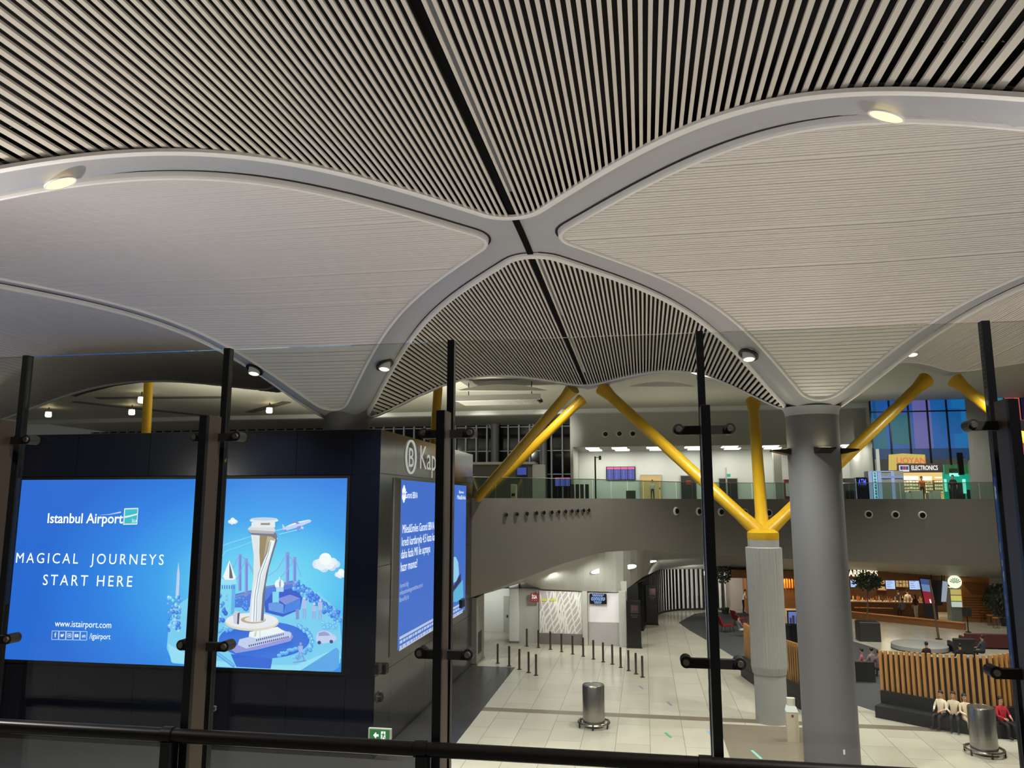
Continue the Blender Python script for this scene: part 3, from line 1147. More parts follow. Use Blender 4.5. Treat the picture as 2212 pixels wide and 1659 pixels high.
# shop fronts below the coloured glass
M_shopwarm = mat('shop_wall_glow', (246, 206, 128), emit=1.3)  # wall glows by itself in place of the shop lighting
M_shopshelf = mat('shop_goods_glow', (244, 236, 205), emit=1.5)  # goods given their own glow to look brightly lit
t = thing('electronics_shop', 'brightly lit yellow electronics shop below the violet glass', 'shop', at_y(1985, 1080, 64))
a, b = at_y(1950, 1080, 65), at_y(2036, 1003, 65)
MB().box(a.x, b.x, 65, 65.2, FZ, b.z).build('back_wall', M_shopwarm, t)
a2, b2 = at_y(1938, 1021, 63.8), at_y(2036, 1001, 63.8)
MB().box(a2.x, b2.x, 63.75, 64.0, a2.z, b2.z).build('fascia', mat('shop_brown', (86, 66, 62), 0.6), t)
rnd = random.Random(3)
for (x0, y0, x1, y1) in ((1951, 1037, 1983, 1064), (1999, 1040, 2013, 1066), (2019, 1037, 2034, 1066)):
    p0, p1 = at_y(x0, y1, 64.6), at_y(x1, y0, 64.6)
    sh = MB().box(p0.x, p1.x, 64.5, 64.9, p0.z, p1.z).build('shelf_unit', mat('shelf_tan', (190, 150, 92), 0.6), t)
    m = MB()
    nx = max(4, int((p1.x - p0.x) / 0.22))
    for r in range(4):
        for k in range(nx):
            w = (p1.x - p0.x) / nx
            hh = (p1.z - p0.z) / 4
            m.box(p0.x + k * w + 0.03, p0.x + (k + 1) * w - 0.03, 64.44, 64.5, p0.z + r * hh + 0.04, p0.z + r * hh + hh * rnd.uniform(0.55, 0.85))
    m.build('goods', M_shopshelf, sh)
for (x0, y0, x1, y1) in ((1952, 1028, 1983, 1038), (1990, 1029, 2012, 1037), (2020, 1030, 2034, 1033)):
    p0, p1 = at_y(x0, y1, 64.7), at_y(x1, y0, 64.7)
    MB().box(p0.x, p1.x, 64.65, 64.72, p0.z, p1.z).build('light_box', mat('lightbox_white', (255, 250, 228), emit=1.8), t)
for k, (x0, y0, x1, y1) in enumerate(((1957, 1064, 1968, 1086), (1970, 1060, 1994, 1086), (2007, 1064, 2014, 1088), (2016, 1060, 2032, 1086))):
    p0, p1 = at_y(x0, y1, 62.8), at_y(x1, y0, 62.8)
    o = MB().bbox(p0.x, p1.x, 62.8, 63.4, FZ, p1.z, 0.03)
    o = o.build('display_stand', mat('stand_grey_lit', (206, 204, 196), 0.5))
    tag(o, ['narrow white display stand at the left', 'wide white display stand in the middle', 'slim cream display stand right of the middle', 'grey display stand at the right'][k] + ' of the yellow shop', 'display stand', 'display stands before the yellow shop')
p = at_y(1994, 1055, 63.2)

t = thing('green_shop', 'shop glowing teal green right of the yellow electronics shop', 'shop', at_y(2070, 1080, 64))
a, b = at_y(2041, 1080, 64.9), at_y(2104, 1003, 64.9)
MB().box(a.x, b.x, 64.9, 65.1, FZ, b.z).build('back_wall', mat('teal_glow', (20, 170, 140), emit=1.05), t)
for (x0, y0, x1, y1, c, e) in ((2041, 1003, 2104, 1024, (70, 140, 90), 0.55), (2050, 1012, 2070, 1022, (70, 66, 40), 0.3), (2052, 1043, 2082, 1080, (24, 22, 26), 0.2), (2090, 1058, 2104, 1080, (20, 22, 24), 0.2)):
    p0, p1 = at_y(x0, y1, 64.8), at_y(x1, y0, 64.8)
    MB().box(p0.x, p1.x, 64.75, 64.85, p0.z, p1.z).build('display_panel', mat('gshop_%d' % x0 + '_%d' % y0, c, emit=e), t)
for (x0, y0, x1, y1) in ((2051, 1022, 2071, 1029), (2041, 1035, 2044, 1062), (2081, 1035, 2085, 1066), (2103, 1036, 2106, 1060)):
    p0, p1 = at_y(x0, y1, 64.5), at_y(x1, y0, 64.5)
    MB().box(p0.x, p1.x, 64.45, 64.5, p0.z, p1.z).build('light_strip', mat('mint_glow', (150, 255, 235), emit=1.5), t)
o = wallbox('loudspeaker_column', 2070, 978, 2077, 1026, 63.6, 0.2, M_black, 'black vertical loudspeaker column before the green shop', 'loudspeaker')

# exchange kiosk and cash machine
t = thing('exchange_kiosk', 'pale grey kiosk with lit blue white edges and upright lettering', 'kiosk', at_y(1915, 1082, 62))
a, b = at_y(1880, 1084, 62), at_y(1951, 1017, 62)
MB().box(a.x, b.x, 62, 63.2, FZ, b.z).build('body', mat('kiosk_grey', (160, 164, 156), 0.4), t)
for (x0, y0, x1, y1) in ((1880, 1018, 1883, 1084), (1900, 1020, 1903, 1082), (1929, 1019, 1931, 1082), (1880, 1017, 1930, 1019.5)):
    p0, p1 = at_y(x0, y1, 61.95), at_y(x1, y0, 61.95)
    MB().box(p0.x, p1.x, 61.93, 62.0, max(p0.z, FZ), p1.z).build('light_strip', mat('ice_glow', (176, 190, 240), emit=0.9), t)
p0, p1 = at_y(1904, 1033, 61.95), at_y(1950, 1028, 61.95)
MB().box(p0.x, p1.x, 61.93, 61.99, p0.z, p1.z).build('sign_strip', mat('sign_strip_blue', (150, 165, 225), emit=0.9), t)
p0, p1 = at_y(1933, 1089, 60), at_y(1955, 1081, 60)
o = MB().box(p0.x, p1.x, 60, 60.1, p0.z, p1.z)
o = o.build('lit_sign', mat('lit_sign_ice', (180, 222, 255), emit=1.3))
tag(o, 'small lit pale blue sign on the deck edge below the kiosk', 'sign')
t = thing('cash_machine', 'black cash machine with blue ATM lettering left of the kiosk', 'cash machine', at_y(1862, 1082, 62))
a, b = at_y(1852, 1082, 62), at_y(1873, 1031, 62)
MB().bbox(a.x, b.x, 62, 62.8, FZ, b.z, 0.05).build('body', mat('atm_black', (16, 16, 34), 0.3), t)
MB().box(a.x + 0.1, b.x - 0.1, 61.97, 62, FZ + 0.9, FZ + 1.25).build('screen', M_dark, t)
MB().box(a.x - 0.03, a.x, 62, 62.06, FZ, b.z - 0.1).build('light_edge', mat('ice_glow', (176, 190, 240), emit=0.9), t)

# ------------------------------------------------------------------ round grey column with uplights
CR = 0.83
cxR, cyR = E1C + S1, E2C + S2
m = MB()
m.lathe((cxR, cyR, 0), [(CR, 0), (CR, 7.6), (CR, EYE.z + HC - 0.06)], 56)
t = thing('round_column', 'thick round grey column at the right carrying the ceiling', 'column', (cxR, cyR, 0))
m.build('shaft', M_column, t, True)
MB().lathe((cxR, cyR, EYE.z + HC - 0.02), [(CR + 0.005, -0.1), (CR + 0.03, 0.05), (CR + 0.10, 0.18)], 56, caps=False).build('capital', M_band, t, True)
MB().lathe((cxR, cyR, 0), [(CR + 0.02, 0), (CR + 0.02, 0.15)], 56).build('skirting', M_chrome, t, True)
p = at_y(1823, 1625, cyR - CR)
MB().box(p.x - 0.05, p.x + 0.04, cyR - CR * 0.98, cyR - CR * 0.85, p.z - 0.07, p.z + 0.07).build('socket_plate', M_white, t)
zU = at_y(1777, 972, cyR - CR - 0.1).z
for k, (an, lab) in enumerate(((-PI / 2 + 0.12, 'dark wedge uplight on the front of the grey column'), (PI + 0.1, 'dark wedge uplight on the left side of the grey column'), (-0.1, 'dark wedge uplight on the right side of the grey column'))):
    d = Vector((math.cos(an), math.sin(an), 0))
    s = Vector((-d.y, d.x, 0))
    c = Vector((cxR, cyR, zU)) + d * (CR - 0.01)
    t = thing('uplight', lab, 'uplight', c, 'uplights on the grey column')
    hw = 0.27
    P = [c - s * hw - Vector((0, 0, 0.10)), c + s * hw - Vector((0, 0, 0.10)), c + s * hw * 0.9 + d * 0.55 + Vector((0, 0, 0.02)), c - s * hw * 0.9 + d * 0.55 + Vector((0, 0, 0.02)),
         c - s * hw + Vector((0, 0, 0.10)), c + s * hw + Vector((0, 0, 0.10)), c + s * hw * 0.9 + d * 0.55 + Vector((0, 0, 0.06)), c - s * hw * 0.9 + d * 0.55 + Vector((0, 0, 0.06))]
    MB().hexa(P).build('housing', M_black, t)
    P2 = [q + Vector((0, 0, 0.004)) for q in (P[4].lerp(P[6], .15), P[5].lerp(P[7], .15), P[6].lerp(P[4], .15), P[7].lerp(P[5], .15))]
    mm = MB()
    mm.quad(*P2)
    mm.build('lens', M_lampon, t)
    lamp('SPOT', c + d * 0.3 + Vector((0, 0, 0.16)), 50, (1, 0.93, 0.84), c + d * 5 + Vector((0, 0, 4)), 0.15, spot=2.5, blend=0.9)

# hidden column inside the dark block, only its head shows
cxL, cyL = E1C - S1, E2C + S2
MBc = MB().lathe((cxL, cyL, BT - 0.1), [(CR, 0), (CR, EYE.z + HC + 0.06 - BT + 0.1), (CR + 0.25, EYE.z + HC + 0.36 - BT + 0.1)], 48)
o = MBc.build('column_head', M_column, smooth=True)
tag(o, 'short column head rising from the roof of the dark block to the ceiling', 'column')

# ------------------------------------------------------------------ yellow branching columns
M_sleeve = mat('column_sleeve', (150, 149, 145), 0.6, noise=0.05)


def ycolumn(base, r, ztop, ends, label, sleeve=True):
    t = thing('branching_column', label, 'column', (base[0], base[1], 0), 'yellow branching columns')
    bx, by = base
    MB().lathe((bx, by, 0), [(r, 0), (r, ztop)], 40).build('shaft', M_sleeve, t, True)
    if sleeve:
        m = MB()
        n = 72
        i0 = 0
        prof = [(r * 1.05, ztop * 0.26), (r * 1.13, ztop * 0.30), (r * 1.10, ztop * 0.5), (r * 1.15, ztop * 0.93), (r * 1.15, ztop * 0.955), (r * 1.0, ztop * 0.96)]
        for (rr, z) in prof:
            for j in range(n):
                q = rr * (1 + (0.018 if j % 2 else -0.012))
                m.v.append((bx + q * math.cos(2 * PI * j / n), by + q * math.sin(2 * PI * j / n), z))
        for k in range(len(prof) - 1):
            for j in range(n):
                m.f.append((k * n + j, k * n + (j + 1) % n, (k + 1) * n + (j + 1) % n, (k + 1) * n + j))
                m.m.append(0)
        m.build('ribbed_sleeve', M_sleeve, t)
    MB().lathe((bx, by, ztop), [(r, 0), (r * 1.02, 0.05), (r * 1.02, 0.28), (r * 0.7, 0.42)], 40).build('collar', M_yellow, t, True)
    c = Vector((bx, by, ztop + 0.15))
    for e in ends:
        e = Vector(e)
        d = (e - c).normalized()
        s = c + d * (r * 1.2)
        st_ = MB()
        q0 = c + d * 0.1
        st_.path([q0, s, s + d * 0.5], [r * 0.52, r * 0.47, 0.25], 20)
        L = (e - s).length
        st_.path([s + d * 0.5, s + d * (L - 0.7)], [0.25, 0.25], 24)
        o = st_.build('strut', M_yellow, t, True)
        f = MB()
        f.path([s + d * (L - 0.7), e], [0.25, 0.36], 20)
        f.build('strut_head', M_yellow, o, True)


zY = at_y(1660, 1166, 32.4).z
xY = at_z(1672, 1568).x + 0.02
N_ = (E1C, E2C + 2 * S2)
eL = at_y(1300, 838, N_[1] - 0.6)
eR = at_y(2000, 820, N_[1] + 0.3)
eB = at_y(1627, 868, 38.5)
ycolumn((xY, 32.55), 0.60, zY, [eL, eR, eB], 'yellow branching column with a ribbed pale sleeve standing on the hall floor')
eA = at_y(1238, 838, N_[1] - 0.3)
eA2 = at_y(1258, 862, 44.0)
c0 = at_y(984, 1128, 41.6)
ycolumn((c0.x, 41.8), 0.60, c0.z - 0.15, [eA, eA2], 'yellow branching column rising from behind the dark block', sleeve=False)
pA, pB = at_y(946, 858, 41.5), at_y(930, 985, 41.5)
o = MB().tube(pB - Vector((0, 0, 3)), pA + Vector((0, 0, 0.6)), 0.26, n=24).build('yellow_strut', M_yellow, smooth=True)
tag(o, 'upright yellow strut showing above the dark block beside a fin post', 'strut', 'single yellow struts above the block')
pA, pB = at_y(319, 852, 44), at_y(316, 930, 44)
o = MB().tube((pB.x, pB.y, 0), pB, 0.28, n=24).tube(pB, pA + Vector((0, 0, 0.8)), 0.28, n=24).build('yellow_strut', M_yellow, smooth=True)
tag(o, 'thick yellow strut rising behind the left part of the dark block', 'strut', 'single yellow struts above the block')
pA, pB = at_y(2062, 820, N_[1] + 0.3), at_y(2165, 905, 36)
o = MB().path([pA, pA.lerp(pB, 0.2), pB, pA.lerp(pB, 2.6)], [0.36, 0.25, 0.25, 0.25], 24).build('yellow_strut', M_yellow, smooth=True)
tag(o, 'yellow strut slanting down to the right edge over the coloured glass', 'strut', 'single yellow struts above the block')
# tracks and lamps in the far left ceiling
for (x0, y0, x1, y1, lab) in ((160, 868, 436, 897, 'long dark slot in the beige ceiling left of the yellow strut'), (210, 860, 480, 858, 'dark slot in the beige ceiling close under the shadowed ribbed panel'), (540, 890, 620, 868, 'short dark slot in the beige ceiling left of the column head')):
    a, b = at_z(x0, y0, CZ - 0.02), at_z(x1, y1, CZ - 0.02)
    d = (b - a).normalized()
    n = Vector((-d.y, d.x, 0)) * 0.35
    m = MB()
    m.prism([a - n, b - n, b + n, a + n], (0, 0, -0.05))
    tag(m.build('ceiling_slot', M_dkwall), lab, 'ceiling slot', 'dark slots in the beige ceiling')
for (x, y, lab) in ((105, 890, 'small lit lamp under the beige ceiling, leftmost of four'), (285, 885, 'small lit lamp under the beige ceiling just left of the yellow strut'), (306, 858, 'small lit lamp under the beige ceiling at the top of the yellow strut'), (582, 881, 'small lit lamp under the beige ceiling right of the second joint bar')):
    p = at_z(x, y, CZ - 0.4)
    t = thing('track_lamp', lab, 'lamp', p, 'small lamps of the beige ceiling')
    MB().tube(p, p + Vector((0, 0, 0.4)), 0.05, n=8).build('stem', M_dark, t)
    MB().lathe(p, [(0.22, 0), (0.25, -0.3), (0.2, -0.42)], 16, axis=(0, 0, 1)).build('lens', M_lampon, t)
# pale lens panels and the second slatted strip beyond the vaults
for k, (xc, w, y, hh, lab) in enumerate(((1085, 98, 836, 13, 'left pale lens shaped recess behind the small open ceiling panel'), (1430, 72, 829, 10, 'right pale lens shaped recess behind the small open ceiling panel'))):
    e = 46.0
    m = MB()
    P = []
    for i in range(25):
        t = -1 + 2 * i / 24
        P.append(at_y(xc + w * t, y + hh * (0.55 - (1 - t * t)), e))
    Q = [q + Vector((0, 4.0, 0.10)) for q in P]
    B = [at_y(xc + w * (-1 + 2 * i / 24), y + hh * 0.6, e) for i in range(1, 24)]
    m.prism(P + B[::-1], (0, 0.25, 0))
    tag(m.build('ceiling_recess', M_white, smooth=True), lab, 'ceiling recess', 'pale recesses behind the open panel')
m = MB()
a, b = at_y(985, 862, 48), at_y(1158, 858, 48)
t = thing('slatted_strip', 'thin slatted ceiling strip far behind the small open panel', 'ceiling panel', a)
n = 44
for k in range(n):
    x0 = a.x + (b.x - a.x) * k / n
    m.box(x0, x0 + (b.x - a.x) / n * 0.55, 48, 50.6, a.z - 0.12, a.z)
m.build('slats', M_slat, t)
MB().box(a.x - 0.1, b.x + 0.1, 48, 50.6, a.z, a.z + 0.15).build('backing', M_void, t)
MB().box(a.x - 0.2, b.x + 0.3, 47.8, 48, a.z - 0.16, a.z + 0.2).build('rim', M_rim, t)
for hx in (a.x + 0.5, b.x - 0.5):
    MB().tube((hx, 49.5, a.z + 0.1), (hx, 49.5, CZ), 0.03, n=6).build('hanger', M_dark, t)

# added spots without fittings, brightening far floor, beige ceiling, windows and kiosk
for (x, y) in ((-4, 41), (1.5, 44), (8, 44), (15, 46), (21, 50)):
    lamp('SPOT', (x, y, 16.0), 4200, (1, 0.97, 0.92), (x + 0.5, y + 1, 0), 0.25, spot=1.9, blend=0.8)
for (x, y) in ((-24, 60), (-12, 60), (2, 58), (14, 58)):
    lamp('SPOT', (x, y, 9.4), 900, (1, 0.95, 0.84), (x, y - 1, 16), 0.2, spot=2.6, blend=0.9)
for (x, y) in ((-26, 46), (-17, 46), (-13, 48)):  # added, aimed up from deck height to lighten the ceiling
    lamp('SPOT', (x, y, 9.2), 4200, (1, 0.95, 0.84), (x, y + 2, 16), 0.2, spot=2.6, blend=0.9)
for (x, y) in ((-6, 60), (2, 62)):
    lamp('SPOT', (x, y, 15.6), 1500, (1, 0.96, 0.9), (x, y, 9), 0.2, spot=2.2, blend=0.9)
for (x, y) in ((-24, 59), (-14, 60), (-8, 60)):
    lamp('SPOT', (x, y, 14.6), 2200, (1, 0.97, 0.92), (x + 1, 78, 13.4), 0.2, spot=0.9, blend=0.9)
lamp('SPOT', (20, 57, 15.6), 2600, (1, 0.97, 0.92), (21, 63, 9.5), 0.2, spot=1.8, blend=0.9)

# ================================================================== lower hall furniture
# corridor walls under the soffit
struct(MB().box(-7.95, -1.15, 47.6, 47.9, 0, 3.7).build('wall_corridor', M_wallgrey), 'grey wall below the soffit carrying the patterned panel')
struct(MB().box(-14, -8.9, 51.2, 51.5, 0, 5.0).build('wall_passage', M_white), 'white wall at the back of the left passage')
p0, p1 = at_y(1088, 1366, 51.15), at_y(1100, 1288, 51.15)
d4 = MB().box(p0.x, p1.x, 51.1, 51.2, 0, p1.z).build('door_4', M_wallgrey)
struct(d4, 'narrow grey door in the left passage')
MB().box(p1.x - 0.16, p1.x - 0.08, 51.04, 51.1, 0.95, 1.1).build('door_handle', M_chrome, d4)
a = at_z(1100, 1389)
b = at_z(1118, 1390)
t = thing('square_pillar', 'white square pillar left of the patterned wall panel', 'pillar', ((a.x + b.x) / 2, a.y, 0))
MB().box(a.x, b.x + 0.05, a.y, 47.9, 0.12, 4.6).build('shaft', M_white, t)
MB().box(a.x - 0.02, b.x + 0.07, a.y - 0.02, 47.9, 0, 0.12).build('skirting', M_chrome, t)
# patterned wall panel
a, b = at_y(1165, 1368, 47.3), at_y(1257, 1278, 47.3)
t = thing('patterned_panel', 'pale wall panel with a white branching pattern beside the red sign', 'wall panel', ((a.x + b.x) / 2, 47.3, 0))
MB().box(a.x, b.x, 47.4, 47.6, 0.62, b.z).build('board', mat('pattern_mauve', (190, 180, 182), 0.5), t)
m = MB()
rnd = random.Random(11)
hh = b.z - 0.62
for k in range(13):
    x0 = a.x - 0.3 + (b.x - a.x) * k / 12
    P, Q = [], []
    for i in range(7):
        f = i / 6
        xx = x0 + f * 1.0 + 0.13 * math.sin(f * 9 + k)
        w = 0.035 + 0.05 * math.sin(PI * f) * rnd.random()
        P.append((min(max(xx - w, a.x), b.x), 47.385, 0.64 + f * (hh - 0.04)))
        Q.append((min(max(xx + w, a.x), b.x), 47.385, 0.64 + f * (hh - 0.04)))
    for i in range(6):
        if Q[i][0] - P[i][0] > 0.01 or Q[i + 1][0] - P[i + 1][0] > 0.01:
            m.quad(P[i], Q[i], Q[i + 1], P[i + 1])
    if k % 2:
        x0 += 0.55
        for i in range(6):
            f0, f1 = i / 6, (i + 1) / 6
            xa, xb_ = x0 - f0 * 0.45, x0 - f1 * 0.45
            c = lambda v: min(max(v, a.x), b.x)
            m.quad((c(xa - .03), 47.38, .64 + f0 * (hh - .04)), (c(xa + .03), 47.38, .64 + f0 * (hh - .04)), (c(xb_ + .03), 47.38, .64 + f1 * (hh - .04)), (c(xb_ - .03), 47.38, .64 + f1 * (hh - .04)))
m.build('branch_pattern', mat('pattern_white', (236, 234, 224), 0.5), t)
MB().box(a.x, b.x, 47.36, 47.6, 0, 0.62).build('plinth', mat('plinth_mauve_grey', (116, 108, 106), 0.4), t)
for x in (1176, 1195):
    p = at_y(x, 1296, 47.37)
    MB().box(p.x - 0.17, p.x + 0.17, 47.36, 47.38, p.z - 0.06, p.z + 0.06).build('yellow_sticker', mat('sticker_yellow', (214, 208, 70), 0.5), t)
# poster wall right of it with the black text screen
a, b = at_y(1270, 1330, 47.3), at_y(1336, 1281, 47.3)
t = thing('notice_wall', 'white poster wall with grey base carrying a black text screen', 'wall panel', ((a.x + b.x) / 2, 47.3, 0))
MB().box(a.x, b.x, 47.4, 47.6, 1.35, b.z).build('board', mat('poster_white', (228, 222, 224), 0.5), t)
MB().box(a.x, b.x, 47.35, 47.6, 0, 1.35).build('base', mat('poster_base', (164, 158, 158), 0.35), t)
MB().box(a.x - 0.32, a.x - 0.02, 47.2, 47.6, 0, b.z + 0.1).build('side_post', M_wallgrey, t)
MB().box(b.x, b.x + 0.42, 47.2, 47.6, 0, b.z + 0.1).build('side_post', M_wallgrey, t)
a, b = at_y(1274, 1304.5, 47.2), at_y(1310, 1283, 47.2)
t = thing('text_screen', 'black hanging screen with pale blue lines of text', 'screen', ((a.x + b.x) / 2, 47.2, a.z))
MB().box(a.x, b.x, 47.2, 47.27, a.z, b.z).build('casing', M_black, t)
MB().box(a.x + 0.2, a.x + 0.26, 47.24, 47.4, b.z - 0.1, b.z).box(b.x - 0.26, b.x - 0.2, 47.24, 47.4, b.z - 0.1, b.z).build('bracket', M_black, t)
m = MB()
for r, (w, y) in enumerate(((0.7, .9), (0.62, .78), (0.8, .62), (0.84, .50), (0.8, .38), (0.5, .22), (0.42, .1))):
    zc = a.z + (b.z - a.z) * y
    xc, hw = (a.x + b.x) / 2, (b.x - a.x) * w / 2
    x = xc - hw
    while x < xc + hw - 0.03:
        ww = rnd.uniform(0.05, 0.13)
        m.box(x, min(x + ww, xc + hw), 47.19, 47.2, zc - 0.024, zc + 0.024)
        x += ww + 0.03
m.build('text_rows', mat('text_blue', (150, 185, 255), emit=1.3), t)

# ---------------------------------------------------------------- writing
_tc = {}


def text_geo(s, track=1.0, bold=0.0):
    key = (s, track, bold)
    if key in _tc:
        return _tc[key]
    cu = bpy.data.curves.new('lettering', 'FONT')
    cu.body = s
    cu.space_character = track
    cu.offset = bold
    cu.resolution_u = 3
    ob = bpy.data.objects.new('lettering', cu)
    COL.objects.link(ob)
    dg = bpy.context.evaluated_depsgraph_get()
    me = bpy.data.meshes.new_from_object(ob.evaluated_get(dg))
    V = [(v.co.x, v.co.y) for v in me.vertices]
    Fc = [tuple(p.vertices) for p in me.polygons]
    bpy.data.objects.remove(ob)
    bpy.data.curves.remove(cu)
    bpy.data.meshes.remove(me)
    _tc[key] = (V, Fc)
    return V, Fc


CAP = max(v[1] for v in text_geo('H')[0])


def put_text(s, plane, x0, yb, x1, yt, mtl, parent, name='lettering', track=1.0, bold=0.0, off=0.02):
    """plane: ('y', e2) or ('x', e1); the pixels give where the writing starts, ends and its cap height"""
    ax, val = plane
    g = at_y if ax == 'y' else at_x
    a, b, c = g(x0, yb, val), g(x1, yb, val), g(x0, yt, val)
    V, Fc = text_geo(s, track, bold)
    mnx, mxx = min(v[0] for v in V), max(v[0] for v in V)
    u0, u1 = (a.x, b.x) if ax == 'y' else (a.y, b.y)
    sx = (u1 - u0) / (mxx - mnx)
    sz = (c.z - a.z) / CAP
    m = MB()
    for (x, y) in V:
        u, z = u0 + (x - mnx) * sx, a.z + y * sz
        m.v.append((u, val - off, z) if ax == 'y' else (val + off, u, z))
    for f in Fc:
        m.f.append(f)
        m.m.append(0)
    return m.build(name, mtl, parent)


M_ltr = mat('lit_letter_white', (250, 252, 255), emit=1.35)
M_sgnw = mat('sign_letter_white', (236, 234, 228), emit=0.7)

# signs on shops and walls
put_text('ELECTRONICS', ('y', 63.75), 1969, 1015.5, 2026, 1006, M_ltr, bpy.data.objects['electronics_shop'], bold=0.02)
es = bpy.data.objects['electronics_shop']
p0, p1 = at_y(1943, 1019, 63.72), at_y(1963, 1005, 63.72)
lg = MB().box(p0.x, p1.x, 63.70, 63.74, p0.z, p1.z).build('logo_board', mat('logo_white', (248, 246, 252), emit=1.1), es)
for k, (x0, c) in enumerate(((1945, (40, 50, 170)), (1951, (214, 60, 90)), (1957, (90, 90, 170)))):
    q0, q1 = at_y(x0, 1015, 63.69), at_y(x0 + 5, 1007, 63.69)
    MB().box(q0.x, q1.x, 63.685, 63.70, q0.z, q1.z).build('logo_square', mat('logo_%d_%d_%d' % c, c, emit=0.8), lg)
# yellow sign above, its letters cut
a, b = at_y(1920, 1003, 63.78), at_y(2000, 983, 63.78)
t = thing('yellow_sign', 'yellow sign with cropped red orange lettering behind the coloured glass', 'sign', ((a.x + b.x) / 2, 63.8, a.z))
P = [at_y(x, y, 63.78) for x, y in ((1920, 1016), (1920, 982), (1935, 981), (1950, 979.5), (1975, 981), (1998, 982), (2000, 1001), (1938, 1001), (1937, 1016))]
MB().prism(P, (0, 0.06, 0)).build('board', mat('sign_yellow', (226, 196, 96), emit=1.05), t)
put_text('UOYAN', ('y', 63.76), 1937, 1001, 2000, 989, mat('sign_red_orange', (255, 120, 80), emit=1.0), t, bold=0.02)
put_text('ATM', ('y', 61.95), 1854, 1048, 1871, 1035, mat('atm_blue', (96, 110, 255), emit=1.5), bpy.data.objects['cash_machine'], bold=0.01)
kk = bpy.data.objects['exchange_kiosk']
M_ice = mat('ice_letters', (150, 220, 255), emit=1.5)
m = MB()
for k in range(9):
    y = 1023 + k * 6.4
    c = at_y(1889.5 + k * 0.45, y, 61.95)
    h = 0.10
    for (dx0, dx1, dz0, dz1) in ((-.14, .14, .07, .1), (-.14, -.09, -.1, .1), (.09, .14, -.1, .1), (-.14, .14, -.1, -.07))[(k % 2):]:
        m.box(c.x + dx0, c.x + dx1, 61.93, 61.96, c.z + dz0, c.z + dz1)
m.build('upright_lettering', M_ice, kk)
# red hanging sign
a, b = at_y(1146, 1300, 47.1), at_y(1163, 1282, 47.1)
t = thing('red_sign', 'red square sign with white lettering mounted left of the patterned panel', 'sign', ((a.x + b.x) / 2, 47.2, a.z))
MB().box(a.x, b.x, 47.1, 47.25, a.z, b.z).build('board', mat('sign_red', (150, 18, 28), emit=0.8), t)
MB().box(a.x + 0.2, a.x + 0.3, 47.25, 47.6, a.z + 0.2, b.z).build('bracket', M_dark, t)
put_text('İGA', ('y', 47.1), 1149, 1293, 1160, 1285.5, M_ltr, t, bold=0.015)
m = MB()
for x in (1150, 1155, 1159):
    p = at_y(x, 1297, 47.09)
    m.box(p.x - 0.03, p.x + 0.03, 47.085, 47.1, p.z - 0.02, p.z + 0.02)
m.build('dots', mat('sign_pink', (250, 120, 130), emit=0.8), t)

# black totems
for (x0, x1, yb, yt, lab) in ((1355, 1386, 1400, 1297, 'nearer black slab totem with faint red lettering at the end of the bollard row'), (1396, 1422, 1350, 1263, 'farther black slab totem with faint red lettering before the striped wall')):
    a, b = at_z(x0, yb), at_z(x1, yb)
    zt = at_y(x0, yt, a.y).z
    t = thing('totem', lab, 'totem', ((a.x + b.x) / 2, a.y, 0), 'black totems')
    MB().bbox(a.x, b.x, a.y, a.y + 0.3, 0.04, zt, 0.02).build('body', mat('totem_black', (12, 11, 12), 0.18), t)
    MB().box(a.x - 0.04, b.x + 0.04, a.y - 0.04, a.y + 0.34, 0, 0.04).build('foot_plate', M_dark, t)
    f = (x1 - x0) / 31
    xm = (x0 + x1) / 2
    put_text('İGA', ('y', a.y), xm - 5 * f, yt + 21 * f, xm + 5.5 * f, yt + 13 * f, mat('totem_red_letter', (150, 60, 64), emit=0.5), t, bold=0.01)
    q0, q1 = at_y(xm - 8 * f, yt + 27 * f, a.y - 0.004), at_y(xm + 8 * f, yt + 10 * f, a.y - 0.004)
    MB().box(q0.x, q1.x, a.y - 0.008, a.y - 0.002, q0.z, q1.z).build('red_square', mat('totem_red', (62, 6, 12), emit=0.4), t)
    m = MB()
    for (u0, u1, v_) in ((-8, -3, 31), (-2, 3, 31), (4, 8, 31), (-6, 0, 35), (1, 6, 35)):
        r0, r1 = at_y(xm + u0 * f, yt + (v_ + 2) * f, a.y - .004), at_y(xm + u1 * f, yt + v_ * f, a.y - .004)
        m.box(r0.x, r1.x, a.y - .006, a.y - .001, r0.z, r1.z)
    m.build('faint_lines', mat('totem_grey_letter', (62, 56, 58), emit=0.25), t)

# striped wall
sp = [(-0.31, 53.1), (0.05, 57.5), (0.96, 61.3), (1.9, 62.9), (2.98, 63.7), (4.73, 64.25), (6.0, 64.4)]
sc = resample(catmull([Vector((x, y, 0)) for x, y in sp], 6), 52)
SH = 3.2
t = thing('striped_wall', 'curved white wall with black upright fins beyond the totems', 'wall', sc[20])
m = MB()
for a, b in zip(sc[:-1], sc[1:]):
    n = Vector((-(b - a).y, (b - a).x, 0)).normalized() * 0.25
    m.quad(a + n + Vector((0, 0, 1.05)), b + n + Vector((0, 0, 1.05)), b + n + Vector((0, 0, SH)), a + n + Vector((0, 0, SH)))
m.build('upper_face', mat('stripe_white', (232, 228, 224), 0.6), t)
m = MB()
for a, b in zip(sc[:-1], sc[1:]):
    n = Vector((-(b - a).y, (b - a).x, 0)).normalized() * 0.2
    m.quad(a + n, b + n, b + n + Vector((0, 0, 1.05)), a + n + Vector((0, 0, 1.05)))
m.build('lower_face', mat('stripe_grey', (160, 158, 160), 0.5), t)
m, m2 = MB(), MB()
fins = resample(sc, 40)
